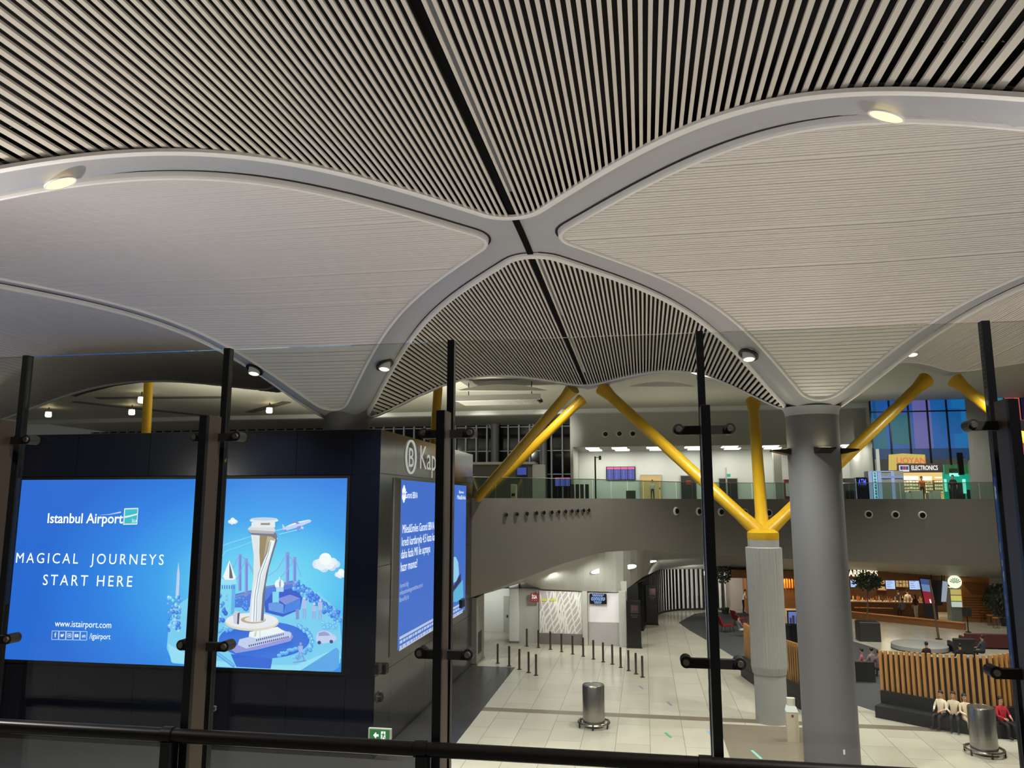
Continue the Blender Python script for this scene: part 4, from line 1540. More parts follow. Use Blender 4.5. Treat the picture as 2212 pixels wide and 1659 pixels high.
for k, q in enumerate(fins):
    d = (fins[min(k + 1, 39)] - fins[max(k - 1, 0)]).normalized()
    n = Vector((d.y, -d.x, 0))
    for (mm, o, w, dep) in ((m, 0, 0.030, 0.05), (m2, 0.12, 0.05, 0.16)):
        c = q + d * o
        P = [c - d * w - n * 0.2, c + d * w - n * 0.2, c + d * w + n * dep, c - d * w + n * dep]
        if mm is m2:
            P = [c - d * .09 - n * .2, c + d * .09 - n * .2, c + d * .09 + n * .02, c - d * .09 + n * .02]
        mm.hexa([p + Vector((0, 0, 0.03)) for p in P] + [p + Vector((0, 0, SH)) for p in P])
m.build('fins', M_black, t)
m2.build('white_ribs', mat('rib_white', (226, 222, 216), 0.5), t)
m = MB()
m.path([p + Vector((0, -0.02, 0.05)) for p in sc], 0.1, 6)
m.build('skirting', M_dark, t)
struct(MB().box(5.2, 8.0, 65.0, 65.3, 0, 3.3).build('wall_cafe_left', mat('cafe_left_wall', (190, 180, 172), 0.6)), 'plain pale wall between the striped wall and the coffee shop')

# bollards
B0, B1 = at_z(1138, 1396), at_z(1388, 1463)
bp = MB().lathe((0, 0, 0), [(0.055, 0.03), (0.055, 0.98), (0.05, 1.0), (0.02, 1.01)], 16)
bf = MB().lathe((0, 0, 0), [(0.11, 0), (0.11, 0.02), (0.06, 0.035)], 16)
proto = thing('bollard', 'first slim steel bollard at the pillar end of the long back row', 'bollard', (0, 0, 0), 'steel bollards in the hall')
M_boll = mat('bollard_steel', (104, 96, 88), 0.3, 0.9)
bp.build('post', M_boll, proto, True)
bf.build('foot', M_dark, proto, True)
bxs = [1138, 1163, 1189, 1213, 1237, 1260, 1282, 1303, 1323, 1341, 1358, 1374, 1388]
bys = [1396, 1399, 1403, 1408, 1413, 1418, 1424, 1430, 1435, 1442, 1449, 1456, 1463]
for k, (x, y) in enumerate(zip(bxs, bys)):
    q = at_z(x, y)
    lab = ordn[k] + ' slim steel bollard of the long back row, counting from the white pillar'
    if k == 0:
        proto.location = q
        proto['label'] = lab
    else:
        clone(proto, q, lab)
for k, (x, y) in enumerate(((1075, 1433), (1100, 1439), (1122, 1446), (1142, 1453), (1158, 1459))):
    clone(proto, at_z(x, y), ordn[k] + ' slim steel bollard of the short front row, counting from the dark block')

# steel drums
def drum(px, py, label):
    q = at_z(px, py) + Vector((0, 0.55, 0))
    t = thing('steel_drum', label, 'waste bin', q, 'large steel drums on the floor')
    h = 1.52
    MB().lathe(q, [(0.42, 0.10), (0.42, h - 0.04), (0.40, h)], 40, caps=True).build('body', M_chrome, t, True)
    MB().lathe(q, [(0.41, h - 0.01), (0.36, h + 0.01), (0.33, h - 0.04), (0.1, h - 0.06)], 40).build('lid', mat('drum_lid', (120, 118, 112), 0.25, 0.9), t, True)
    m = MB()
    rr = 0.58
    m.path([q + Vector((rr * math.cos(2 * PI * i / 36), rr * math.sin(2 * PI * i / 36), 0.16)) for i in range(37)], 0.045, 8)
    ring = m.build('guard_ring', M_chrome, t, True)
    for i in range(6):
        an = 2 * PI * i / 6 - PI / 2
        d = Vector((math.cos(an), math.sin(an), 0))
        MB().tube(q + d * (rr + 0.02) + Vector((0, 0, 0.0)), q + d * (rr + 0.02) + Vector((0, 0, 0.2)), 0.03, n=8).build('ring_foot', M_dark, ring)
    for i in range(3):
        an = 2 * PI * i / 3 + 0.5
        d = Vector((math.cos(an), math.sin(an), 0))
        MB().tube(q + d * 0.4 + Vector((0, 0, 0.16)), q + d * rr + Vector((0, 0, 0.16)), 0.02, n=6).build('spoke', M_chrome, ring)


drum(1281, 1578, 'large steel drum bin standing alone on the tiles in the middle')
drum(2143, 1640, 'large steel drum bin at the lower right corner before the seats')
# small white kiosk by the yellow column
q = at_z(1715, 1604)
t = thing('sanitizer_stand', 'small white stand with a clear dispenser on top beside the yellow column base', 'dispenser stand', q)
MB().bbox(q.x - 0.2, q.x + 0.2, q.y, q.y + 0.34, 0, 1.02, 0.02).build('body', mat('stand_cream', (206, 196, 176), 0.45), t)
MB().hexa([(q.x - .2, q.y - .02, 1.02), (q.x + .2, q.y - .02, 1.02), (q.x + .2, q.y + .34, 1.02), (q.x - .2, q.y + .34, 1.02),
           (q.x - .15, q.y + .05, 1.2), (q.x + .15, q.y + .05, 1.2), (q.x + .15, q.y + .32, 1.2), (q.x - .15, q.y + .32, 1.2)]).build('lit_top', mat('stand_top', (250, 248, 235), emit=0.9), t)
MB().box(q.x - .14, q.x + .13, q.y + .1, q.y + .3, 1.2, 1.46).build('dispenser', mat('dispenser_clear', (214, 210, 196), 0.2), t)
MB().box(q.x + .13, q.x + .17, q.y + .05, q.y + .3, 1.15, 1.46).build('dispenser_edge', M_black, t)
MB().box(q.x - .04, q.x + .04, q.y - .006, q.y, .84, .93).build('plate', mat('plate_brown', (110, 70, 60), 0.5), t)
# floor stickers
for (x, y, c, lab) in ((1385, 1485, (120, 126, 140), 'small grey blue sticker on the floor, farthest of the stickers'), (1446, 1520, (110, 122, 140), 'small grey blue sticker on the floor left of the joint bar'),
                       (1443, 1588, (60, 150, 116), 'small green sticker on the floor right of the steel drum'), (1534, 1584, (110, 150, 196), 'small blue sticker on the floor beside the joint bar'),
                       (1634, 1630, (120, 186, 176), 'long turquoise sticker on the brown floor field, nearest of the stickers')):
    q = at_z(x, y)
    r = at_z(x + 9, y + 8)
    d = (r - q).normalized()
    n = Vector((-d.y, d.x, 0)) * 0.05
    L = 0.45 if x == 1634 else 0.3
    m = MB()
    m.prism([q - d * L - n + Vector((0, 0, .006)), q + d * L - n + Vector((0, 0, .006)), q + d * L + n + Vector((0, 0, .006)), q - d * L + n + Vector((0, 0, .006))], (0, 0, -0.006))
    tag(m.build('floor_sticker', mat('stk_%d_%d_%d' % c, c, 0.5)), lab, 'floor sticker', 'distance stickers on the floor')

# exit sign and fittings on the dark block's side
EY = FY - 0.12
a, b = at_y(797, 1600, EY), at_y(843, 1577, EY)
y0, y1, zb, zt = a.x, b.x, a.z, b.z
t = thing('exit_sign', 'lit green exit sign with arrow and running figure low on the dark block corner', 'sign', ((y0 + y1) / 2, EY, zb))
MB().box(y0 - 0.03, y1 + 0.03, EY, EY + 0.1, zb - 0.03, zt + 0.03).build('casing', M_wallgrey, t)
MB().box(y1 - 0.3, y1 - 0.2, EY + 0.1, FY + 0.3, zb + 0.1, zb + 0.2).build('bracket', M_dark, t)
w = y1 - y0
pl = MB().box(y0 + 0.02, y1 - 0.02, EY - 0.012, EY, zb, zt).build('green_panel', mat('exit_green', (8, 120, 44), emit=0.9), t)
hz = zt - zb
zc = (zt + zb) / 2


def epoly(m, pts, o):
    m.poly([(y0 + u * w, EY - o, zc + v * hz) for u, v in pts])


m = MB()
epoly(m, [(.20, 0), (.33, -.28), (.36, -.10), (.46, -.10), (.46, .10), (.36, .10), (.33, .28)], .014)
m.build('arrow', M_ltr, pl)
m = MB()
epoly(m, [(.57, -.36), (.78, -.36), (.78, .36), (.57, .36)], .014)
m.build('doorway', M_ltr, pl)
m = MB()
for q in ([(.67, .20), (.71, .20), (.71, .31), (.67, .31)], [(.64, -.04), (.71, -.04), (.71, .18), (.64, .18)], [(.59, .04), (.64, .10), (.64, .15), (.59, .10)], [(.71, .02), (.76, .08), (.76, .12), (.71, .14)], [(.64, -.04), (.675, -.04), (.64, -.30), (.60, -.30)], [(.675, -.04), (.71, -.04), (.77, -.24), (.74, -.28)]):
    epoly(m, q, .018)
m.build('running_figure', mat('exit_green', (8, 120, 44), emit=0.9), pl)
for (x, y, w, h, lab, nm) in ((811, 1444, 0.36, 0.16, 'left black box of the pair on the dark block near its corner', 'wall_speaker'), (827, 1444, 0.36, 0.16, 'right black box of the pair on the dark block near its corner', 'wall_speaker'),
                          (994, 1303, 0.7, 0.2, 'dark box fitting at the far end of the dark block below the card picture', 'wall_speaker')):
    q = at_x(x, y, FX)
    t = thing(nm, lab, 'loudspeaker', q, 'dark fittings on the block side')
    MB().box(FX, FX + 0.16, q.y - w / 2, q.y + w / 2, q.z - h, q.z + h).build('body', M_black, t)
    MB().box(FX + 0.16, FX + 0.17, q.y - w / 2 + .04, q.y + w / 2 - .04, q.z - h + .04, q.z + h - .04).build('grille', M_dark, t)
q = at_x(818, 1506, FX)
t = thing('wall_camera', 'dark round camera dome on the dark block above the exit sign', 'camera', q)
MB().lathe(q, [(0.17, 0), (0.17, 0.05), (0.13, 0.14), (0.03, 0.18)], 20, axis=(1, 0, 0)).build('dome', M_black, t, True)
MB().lathe(q, [(0.2, 0), (0.2, 0.03)], 20, axis=(1, 0, 0)).build('ring', M_chrome, t, True)
q = at_y(463, 1530, FY)
t = thing('wall_light_switch', 'small round steel fitting on the dark block below the billboard', 'fitting', q)
MB().lathe(q, [(0.10, 0), (0.10, 0.03), (0.06, 0.05)], 20, axis=(0, -1, 0)).build('ring', M_chrome, t, True)
MB().lathe(q, [(0.05, 0.03), (0.04, 0.07)], 14, axis=(0, -1, 0)).build('core', M_black, t, True)

# end wall piece beyond the block
t = thing('wall_return', 'grey wall end with a dark hatch where the block meets the hall floor', 'wall end', (FX + 0.2, 41.6, 0))
MB().box(FX - 0.4, FX + 0.25, 40.65, 42.6, 0.1, 3.4).build('body', mat('wall_end_grey', (138, 134, 124), 0.5), t)
MB().box(FX + 0.25, FX + 0.27, 41.1, 41.9, 0.5, 1.6).build('hatch', M_dark, t)
MB().box(FX - 0.4, FX + 0.3, 40.65, 42.65, 0, 0.1).build('skirting', M_chrome, t)

# right hand lit billboard beyond the last fin post
a = at_y(2188, 1040, 24)
t = thing('side_billboard', 'blue lit screen on a dark block cut by the right edge', 'billboard', (a.x + 3, 24, 0))
zb, zt = at_y(2200, 1360, 24).z, at_y(2200, 1020, 24).z
MB().box(a.x, a.x + 7, 24.0, 24.35, 0, zt + 0.5).build('body', M_navy, t)
MB().box(a.x + 0.12, a.x + 6.8, 23.96, 24.0, zb, zt).build('screen', mat('side_blue', (64, 134, 226), emit=0.95), t)

# ================================================================== lounge
M_woodslat = wood_mat('slat_oak', (196, 146, 84), (164, 114, 60), 2.0, 'Z', 0.5)
M_seat = mat('seat_navy', (9, 10, 16), 0.6)
M_seatblk = mat('seat_black', (8, 7, 7), 0.6)


BQ = {}


def banquette(path_px, tops, label, pitch, front=0.95, mt=M_seat):
    pts = [at_z(x, y, 0.9) for x, y in path_px]
    c = catmull([Vector((p.x, p.y, 0)) for p in pts], 6)
    zt = [at_y(x, ty, p.y).z for (x, y), ty, p in zip(path_px, tops, pts)]
    L = sum((b - a).length for a, b in zip(c[:-1], c[1:]))
    n = max(3, int(L / pitch))
    r = resample(c, n)
    t = thing('banquette', label, 'bench', r[n // 2], 'curved slatted banquettes')
    m = MB()
    for k, q in enumerate(r):
        d = (r[min(k + 1, n - 1)] - r[max(k - 1, 0)]).normalized()
        nn = Vector((d.y, -d.x, 0))
        w = pitch * 0.26
        h = float(np.interp(k / (n - 1), np.linspace(0, 1, len(zt)), zt))
        P = [q - d * w - nn * .05, q + d * w - nn * .05, q + d * w + nn * .07, q - d * w + nn * .07]
        m.hexa([p + Vector((0, 0, 0.3)) for p in P] + [p + Vector((0, 0, h)) for p in P])
    m.build('slats', M_woodslat, t)
    mb1, mb2, mb3 = MB(), MB(), MB()
    for k in range(n - 1):
        a, b = r[k], r[k + 1]

        def nrm(j):
            d = (r[min(j + 1, n - 1)] - r[max(j - 1, 0)]).normalized()
            return Vector((d.y, -d.x, 0))
        na, nb = nrm(k), nrm(k + 1)
        ha = float(np.interp(k / (n - 1), np.linspace(0, 1, len(zt)), zt)) - 0.15
        hb = float(np.interp((k + 1) / (n - 1), np.linspace(0, 1, len(zt)), zt)) - 0.15
        for (mm, o0, o1, z0, z1, z1b) in ((mb1, -0.14, -0.06, 0.0, ha, hb), (mb2, 0.10, 0.28, 0.40, 0.92, 0.92), (mb3, 0.08, front, 0.0, 0.45, 0.45)):
            P = [a + na * o0, b + nb * o0, b + nb * o1, a + na * o1]
            mm.hexa([p + Vector((0, 0, z0)) for p in P] + [P[0] + Vector((0, 0, z1)), P[1] + Vector((0, 0, z1b)), P[2] + Vector((0, 0, z1b)), P[3] + Vector((0, 0, z1))])
    BQ[label[:4]] = r
    mb1.build('back_board', mat('back_board_dark', (46, 30, 14), 0.8), t)
    mb2.build('back_cushion', mt, t)
    mb3.build('seat', mt, t)
    return t


banquette([(1907, 1490), (1960, 1499), (2011, 1508), (2080, 1518), (2146, 1526), (2205, 1522), (2260, 1508)], [1405, 1407, 1409, 1411, 1412, 1409, 1400],
          'long curved banquette with oak slat back and dark seat at the lower right', 0.20, 0.9)
banquette([(1612, 1418), (1640, 1436), (1702, 1466), (1740, 1482), (1775, 1494)], [1346, 1362, 1383, 1394, 1402], 'slatted banquette end showing between the yellow column and the grey column', 0.17, 0.3, M_seatblk)
# low dark seat block behind
q0, q1 = at_z(1850, 1472), at_z(1902, 1482)
t = thing('low_bench', 'low black bench with seated people just right of the grey column', 'bench', q0)
MB().bbox(q0.x - .6, q1.x, q0.y, q0.y + 1.0, 0, 0.45, 0.04).build('seat', M_seatblk, t)
MB().bbox(q0.x - .6, q1.x, q0.y - .12, q0.y, 0, 0.95, 0.04).build('backrest', M_seatblk, t)
for (x0, y0, x1, y1, lab) in ((2085, 1400, 2180, 1360, 'dark red sofa with its back to the viewer at the right edge'), (2060, 1412, 2105, 1385, 'dark armchair left of the red sofa'), (1960, 1408, 2035, 1392, 'low grey round platform in the middle of the lounge')):
    q0, q1 = at_z(x0, y0), at_z(x1, y0)
    h = 0.85 if y0 != 1408 else 0.3
    t = thing('sofa' if h > .5 else 'platform', lab, 'sofa' if h > .5 else 'platform', q0)
    if h > .5:
        mt_ = mat('sofa_red', (74, 22, 20), 0.7) if x0 == 2085 else M_dark
        MB().bbox(q0.x, q1.x, q0.y, q0.y + 0.9, 0.08, 0.42, 0.05).build('seat', mt_, t)
        MB().bbox(q0.x, q1.x, q0.y - 0.15, q0.y + 0.08, 0.08, h, 0.04).build('backrest', mt_, t)
        for sx in (q0.x, q1.x - 0.15):
            MB().bbox(sx, sx + 0.15, q0.y, q0.y + 0.9, 0.08, 0.6, 0.04).build('armrest', mt_, t)
        for sx in (q0.x + .1, q1.x - .1):
            for sy in (0.05, 0.8):
                MB().tube((sx, q0.y + sy, 0), (sx, q0.y + sy, 0.09), 0.03, n=6).build('leg', M_dark, t)
    else:
        c = (q0 + q1) / 2
        MB().lathe(c + Vector((0, .8, 0)), [(1.5, 0), (1.5, h - .03), (1.46, h)], 40).build('top', mat('platform_grey', (150, 148, 144), 0.5), t, True)
        MB().lathe(c + Vector((0, .8, 0)), [(1.52, 0), (1.52, 0.05)], 40).build('skirting', M_dark, t, True)

# red lounge chairs
M_redch = mat('chair_red', (128, 14, 24), 0.6)


def lounge_chair(px, py, rz, label):
    q = at_z(px, py)
    t = thing('lounge_chair', label, 'chair', q, 'red lounge chairs')
    t.rotation_euler = (0, 0, rz)
    L = []
    m = MB()
    m.hexa([(-.33, -.3, .38), (.33, -.3, .42), (.33, .3, .42), (-.33, .3, .38), (-.33, -.3, .48), (.33, -.3, .52), (.33, .3, .52), (-.33, .3, .48)])
    L.append(('seat', m, M_redch))
    m = MB()
    m.hexa([(-.42, -.32, .42), (-.3, -.32, .42), (-.3, .32, .42), (-.42, .32, .42), (-.66, -.28, 1.05), (-.56, -.28, 1.05), (-.56, .28, 1.05), (-.66, .28, 1.05)])
    L.append(('backrest', m, M_redch))
    for (x, y) in ((-.26, -.24), (.26, -.24), (-.26, .24), (.26, .24)):
        L.append(('leg', MB().tube((x, y, .40), (x * 1.2, y * 1.2, 0), .02, n=6), M_dark))
    for nm, mm, mt_ in L:
        o = mm.build(nm, mt_)
        o.parent = t
    return t


lounge_chair(1572, 1366, 0.3, 'red lounge chair just right of the joint bar, nearest the striped wall')
lounge_chair(1612, 1364, 0.2, 'red lounge chair touching the left outline of the yellow column')
lounge_chair(1600, 1352, 0.5, 'red lounge chair standing behind the other two')

# screen with the bluish picture between the columns
a, b = at_y(1704, 1347, 50), at_y(1732, 1322, 50)
t = thing('game_screen', 'bluish picture screen on a dark stand between the yellow and the grey column', 'screen', ((a.x + b.x) / 2, 50, 0))
MB().box(a.x - .06, b.x + .06, 50, 50.12, a.z - .06, b.z + .06).build('casing', M_black, t)
MB().box(a.x, b.x, 49.985, 50.0, a.z, b.z).build('screen', mat('screen_blue', (112, 132, 214), emit=0.9), t)
m = MB()
for (u, w, h) in ((.15, .1, .5), (.35, .12, .7), (.62, .13, .6), (.85, .1, .75)):
    x = a.x + (b.x - a.x) * u
    m.box(x - w * .6, x + w * .6, 49.975, 49.985, a.z, a.z + (b.z - a.z) * h)
m.build('picture_shapes', mat('screen_dark_shapes', (44, 52, 92), emit=0.6), t)
MB().box(a.x + .15, b.x - .15, 50, 50.3, 0, a.z - .06).build('stand', M_black, t)
MB().box(a.x - 0.3, b.x + .3, 50.3, 51.2, 0, 1.0).build('cabinet', M_dark, t)

# ================================================================== coffee shop
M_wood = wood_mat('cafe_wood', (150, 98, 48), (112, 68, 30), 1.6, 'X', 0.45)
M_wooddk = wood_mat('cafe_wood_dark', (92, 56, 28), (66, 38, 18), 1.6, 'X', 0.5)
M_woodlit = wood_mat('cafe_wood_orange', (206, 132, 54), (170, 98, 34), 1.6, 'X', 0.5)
EC = 62.0
t = thing('coffee_shop', 'wood clad coffee shop front under the right fascia', 'shop front', (16, 66, 0))
MB().box(8.0, 26.5, 66.0, 66.3, 0, 3.3).build('back_wall', M_wooddk, t)
MB().box(7.6, 8.0, 61.6, 66.3, 0, 3.3).build('side_wall', M_woodlit, t)
a, b = at_y(1556, 1240, 61.5), at_y(2172, 1262, 61.5)
MB().box(6.4, 26.5, 61.3, 61.7, 2.75, 3.35).build('beam', M_wood, t)
m = MB()
for k in range(34):
    x = 8.1 + k * 0.2
    m.box(x, x + 0.09, 65.86, 66.0, 1.6, 3.2)
m.build('upright_battens', M_woodlit, t)
struct(MB().box(6.4, 30, 61.5, 66.3, 3.2, 3.25).build('ceiling', M_wooddk), 'dark wooden ceiling of the coffee shop')
# orange wall at the right with slanted and level boards
a, b = at_y(2081, 1316, 61.2), at_y(2136, 1248, 61.2)
t = thing('board_wall', 'orange board wall of the coffee shop with slanted boards above level ones', 'wall panel', (a.x, 61.2, 0))
MB().box(a.x, b.x, 61.2, 61.35, 0, b.z).build('boards', M_woodlit, t)
m = MB()
for k in range(9):
    z = 0.25 + k * 0.17
    m.box(a.x, b.x, 61.17, 61.2, z, z + 0.03)
for k in range(12):
    x = a.x + (b.x - a.x) * k / 12
    x2 = min(x + 0.75, b.x)
    m.prism([(x, 61.17, 2.75), (x + .05, 61.17, 2.75), (x2, 61.17, 1.85), (x2 - .05, 61.17, 1.85)], (0, 0.03, 0))
m.build('grooves', M_wooddk, t)
struct(MB().box(b.x, b.x + 1.6, 61.2, 61.4, 0, 3.3).build('wall_cafe_right', M_wallgrey), 'pale wall right of the orange boards')
put_text('STARBUCKS', ('y', 61.28), 1819, 1244, 1896, 1231, mat('cafe_sign_glow', (255, 246, 205), emit=2.2), bpy.data.objects['coffee_shop'], bold=0.02)
# round sign: pale ring and plain leaf shapes
c = at_y(2063, 1257, 61.0)
t = thing('round_sign', 'round lit pale green sign at the right end of the coffee shop', 'sign', c)
MB().lathe(c, [(0.45, 0.0), (0.45, 0.12)], 36, axis=(0, 1, 0)).build('disc', mat('round_sign_pale', (236, 246, 214), emit=1.6), t)
m = MB()
for k in range(7):
    an = PI * (0.15 + 0.7 * k / 6)
    d = Vector((math.cos(an), 0, math.sin(an)))
    s = Vector((-d.z, 0, d.x)) * 0.035
    o = c + Vector((0, -0.012, -0.12))
    m.poly([o + d * .08 - s * .4, o + d * .38 - s, o + d * .42, o + d * .38 + s, o + d * .08 + s * .4])
m.build('leaf_shapes', mat('round_sign_green', (104, 150, 96), emit=0.8), t)
MB().box(c.x - .06, c.x + .06, 61.05, 61.3, c.z, 3.0).build('bracket', M_dark, t)
# menu screens
M_menu = mat('menu_white_blue', (190, 210, 255), emit=1.3)
M_menu2 = mat('menu_blue', (110, 140, 220), emit=1.1)
for k, (x0, y0, x1, y1, lab) in enumerate(((1838, 1243, 1849, 1268, 'narrow menu screen against the outline of the grey column'), (1914, 1246, 1932, 1272, 'menu screen with dark drink shapes right of the small tree'), (1965, 1247, 1982, 1273, 'pale blue menu screen left of the tilted poster'), (1984.5, 1247, 1990, 1273, 'narrow menu screen partly behind the tilted poster'))):
    a, b = at_y(x0, y1, 63), at_y(x1, y0, 63)
    t = thing('menu_screen', lab, 'screen', ((a.x + b.x) / 2, 63, a.z), 'menu screens of the coffee shop')
    MB().box(a.x - .04, b.x + .04, 63, 63.1, a.z - .04, b.z + .04).build('casing', M_black, t)
    MB().box(a.x, b.x, 62.985, 63, a.z, b.z).build('screen', M_menu, t)
    m = MB()
    for r in range(5):
        zz = a.z + (b.z - a.z) * (0.15 + r * .16)
        m.box(a.x + .06, a.x + .06 + (b.x - a.x - .12) * (0.5 + .1 * ((r * 7 + k) % 4)), 62.975, 62.985, zz, zz + .04)
    m.build('menu_rows', M_menu2, t)
    MB().box((a.x + b.x) / 2 - .03, (a.x + b.x) / 2 + .03, 63.0, 63.08, b.z, 3.2).build('hanger', M_dark, t)
# counter with goods
a, b = at_y(1800, 1318, 62.6), at_y(2008, 1298, 62.6)
t = thing('counter', 'long wooden coffee counter with a pale top', 'counter', (a.x + 3, 62.6, 0))
MB().box(a.x, b.x, 62.6, 63.4, 0, 1.02).build('front', M_wood, t)
MB().box(a.x - .05, b.x + .05, 62.5, 63.45, 1.02, 1.08).build('worktop', mat('worktop_pale', (205, 190, 170), 0.3), t)
rnd = random.Random(5)
gcols = [(250, 210, 140), (230, 160, 80), (200, 110, 60), (255, 240, 200), (150, 70, 50), (240, 200, 170)]
x = b.x - 5.2
k = 0
while x < b.x - .3 and k < 26:
    w = rnd.uniform(.07, .14)
    h = rnd.uniform(.18, .42)
    c = gcols[k % 6]
    o = MB().lathe((x, 62.9 + rnd.uniform(-.1, .2), 1.08), [(w * .5, 0), (w * .5, h * .7), (w * .22, h * .8), (w * .22, h)], 10).build('bottle', mat('goods_%d' % (k % 6), c, 0.4), smooth=True)
    tag(o, 'small warm coloured bottle or jar on the coffee counter', 'bottle', 'bottles and jars on the coffee counter')
    x += w + rnd.uniform(.04, .13)
    k += 1
# lit shelves on the back wall
for (x0, y0, x1, y1, lab) in ((1896, 1248, 1912, 1275, 'wooden wall shelf with warm lit goods behind the small tree'), (1935, 1252, 1963, 1268, 'wooden wall shelf with a few goods between two menu screens')):
    a, b = at_y(x0, y1, 65.6), at_y(x1, y0, 65.6)
    t = thing('wall_shelf', lab, 'shelf', ((a.x + b.x) / 2, 65.8, a.z), 'shelves of the coffee shop')
    for z in (a.z, (a.z + b.z) / 2):
        sh = MB().box(a.x, b.x, 65.5, 65.85, z, z + .05).build('board', M_woodlit, t)
        m = MB()
        for i in range(4):
            xx = a.x + (b.x - a.x) * (i + .3) / 4
            m.box(xx, xx + .14, 65.55, 65.75, z + .05, z + .05 + rnd.uniform(.15, .3))
        m.build('goods', mat('shelf_goods_glow', (255, 216, 150), emit=0.6), sh)  # warm light put into the goods as emission
# chilled display
a, b = at_y(2055, 1321, 61.4), at_y(2078, 1270, 61.4)
t = thing('chilled_display', 'glass fronted chilled display lit yellow below the round sign', 'display case', ((a.x + b.x) / 2, 61.4, 0))
MB().box(a.x, b.x, 61.4, 62.2, 0, b.z).build('body', mat('case_grey', (150, 156, 150), 0.4), t)
for k in range(3):
    z0 = 0.95 + k * (b.z - 1.0) / 3
    MB().box(a.x + .05, b.x - .05, 61.38, 61.4, z0, z0 + (b.z - 1.0) / 3 - .06).build('shelf_row', mat('case_row_%d' % k, [(220, 232, 225), (236, 226, 120), (226, 200, 120)][k], emit=0.9), t)
# tilted poster totem
P = [at_y(x, y, 59.6) for x, y in ((1987, 1250), (2009, 1252), (2021, 1307), (1998, 1303))]
t = thing('poster_stand', 'tilted poster stand with blue and red picture before the coffee counter', 'poster', P[3])
MB().prism([P[0] + Vector((-.07, 0, .07)), P[1] + Vector((.07, 0, .07)), P[2] + Vector((.07, 0, -.07)), P[3] + Vector((-.07, 0, -.07))], (0, .12, 0)).build('frame', M_black, t)
L = lambda f, g: (P[0].lerp(P[3], f)).lerp(P[1].lerp(P[2], f), g) + Vector((0, -.012, 0))
for nm, f0, f1, c in (('sky_band', 0, .22, (80, 100, 170)), ('upper_picture', .22, .5, (130, 160, 210)), ('red_picture', .5, 1, (170, 30, 54))):
    m = MB()
    m.poly([L(f0, 0), L(f0, 1), L(f1, 1), L(f1, 0)])
    m.build(nm, mat('poster_%d_%d_%d' % c, c, emit=0.85), t)
m = MB()
m.poly([L(.8, .5) + Vector((0, -.01, 0)), L(.8, .62) + Vector((0, -.01, 0)), L(.95, .64) + Vector((0, -.01, 0)), L(.95, .5) + Vector((0, -.01, 0))])
m.build('cup_picture', M_screenw, t)
MB().box(P[3].x - .05, P[2].x + .1, 59.55, 59.85, 0, max(P[3].z, .2)).build('foot', M_dark, t)
P = [at_y(x, y, 60.6) for x, y in ((2008, 1254), (2040, 1254), (2036, 1308), (2022, 1308))]
o = MB().prism(P, (0, .1, 0)).build('dark_board', M_dark)
MB().box(P[0].x + .1, P[0].x + .16, 60.62, 60.68, P[0].z, 3.25).box(P[1].x - .16, P[1].x - .1, 60.62, 60.68, P[1].z, 3.25).build('hanger', M_dark, o)
tag(o, 'dark brown board hanging between the tilted poster and the white poster', 'board')
P = [at_y(x, y, 60.4) for x, y in ((2037, 1255), (2048, 1257), (2044, 1300), (2034, 1300))]
o = MB().prism(P, (0, .08, 0)).build('white_poster', mat('white_poster_glow', (190, 196, 220), emit=0.8))
MB().box(P[0].x + .1, P[0].x + .14, 60.42, 60.46, P[0].z - .1, 3.25).build('hanger', M_dark, o)
tag(o, 'narrow white poster left of the round sign', 'poster')
# wooden step in front
a, b = at_z(1790, 1330), at_z(2086, 1361)
d = (b - a).normalized()
n = Vector((-d.y, d.x, 0))
m = MB()
P = [a - n * .15, b - n * .15, b + n * .15, a + n * .15]
m.hexa(P + [p + Vector((0, 0, .42)) for p in P])
t = thing('wooden_barrier', 'low wooden barrier running in front of the coffee shop', 'barrier', a)
m.build('rail', M_wood, t)
m = MB()
P = [a - n * .2, b - n * .2, b + n * .2, a + n * .2]
m.hexa([p + Vector((0, 0, .42)) for p in P] + [p + Vector((0, 0, .47)) for p in P])
m.build('top_board', M_woodlit, t)
# stools at the counter
def stool(q, label, h=0.68):
    t = thing('bar_stool', label, 'stool', q, 'wooden stools of the coffee shop')
    parts = [('seat', MB().lathe((0, 0, h), [(.19, 0), (.2, .02), (.19, .05)], 16), M_woodlit)]
    for i in range(4):
        an = PI / 4 + PI / 2 * i
        parts.append(('leg', MB().tube((.13 * math.cos(an), .13 * math.sin(an), h), (.2 * math.cos(an), .2 * math.sin(an), 0), .018, n=6), M_wood))
    parts.append(('foot_ring', MB().path([(.165 * math.cos(2 * PI * i / 12), .165 * math.sin(2 * PI * i / 12), .25) for i in range(13)], .012, 5), M_dark))
    for nm, m, mt_ in parts:
        o = m.build(nm, mt_)
        o.parent = t
    return t


first = None
for k, x in enumerate((1852, 1864, 1876, 1888, 1900, 1912, 1924)):
    q = at_y(x, 1325, 61.8)
    lab = ordn[k] + ' wooden stool along the coffee counter, counting from the grey column'
    if first is None:
        first = stool((q.x, 61.8, 0), lab)
    else:
        clone(first, (q.x, 61.8, 0), lab)
for k, (x, y) in enumerate(((2126, 1344), (2140, 1352), (2152, 1358))):
    q = at_z(x, y)
    clone(first, q, ['farthest', 'middle', 'nearest'][k] + ' of three wooden stools below the drooping tree')
t = thing('high_table', 'high wooden table among the stools below the drooping tree', 'table', at_z(2136, 1345))
q = at_z(2136, 1343)
MB().box(q.x - .4, q.x + 1.0, q.y + .2, q.y + .9, 1.0, 1.06).build('tabletop', M_woodlit, t)
for dx in (-.34, .94):
    for dy in (.26, .84):
        MB().box(q.x + dx - .03, q.x + dx + .03, q.y + dy - .03, q.y + dy + .03, 0, 1.0).build('leg', M_wood, t)
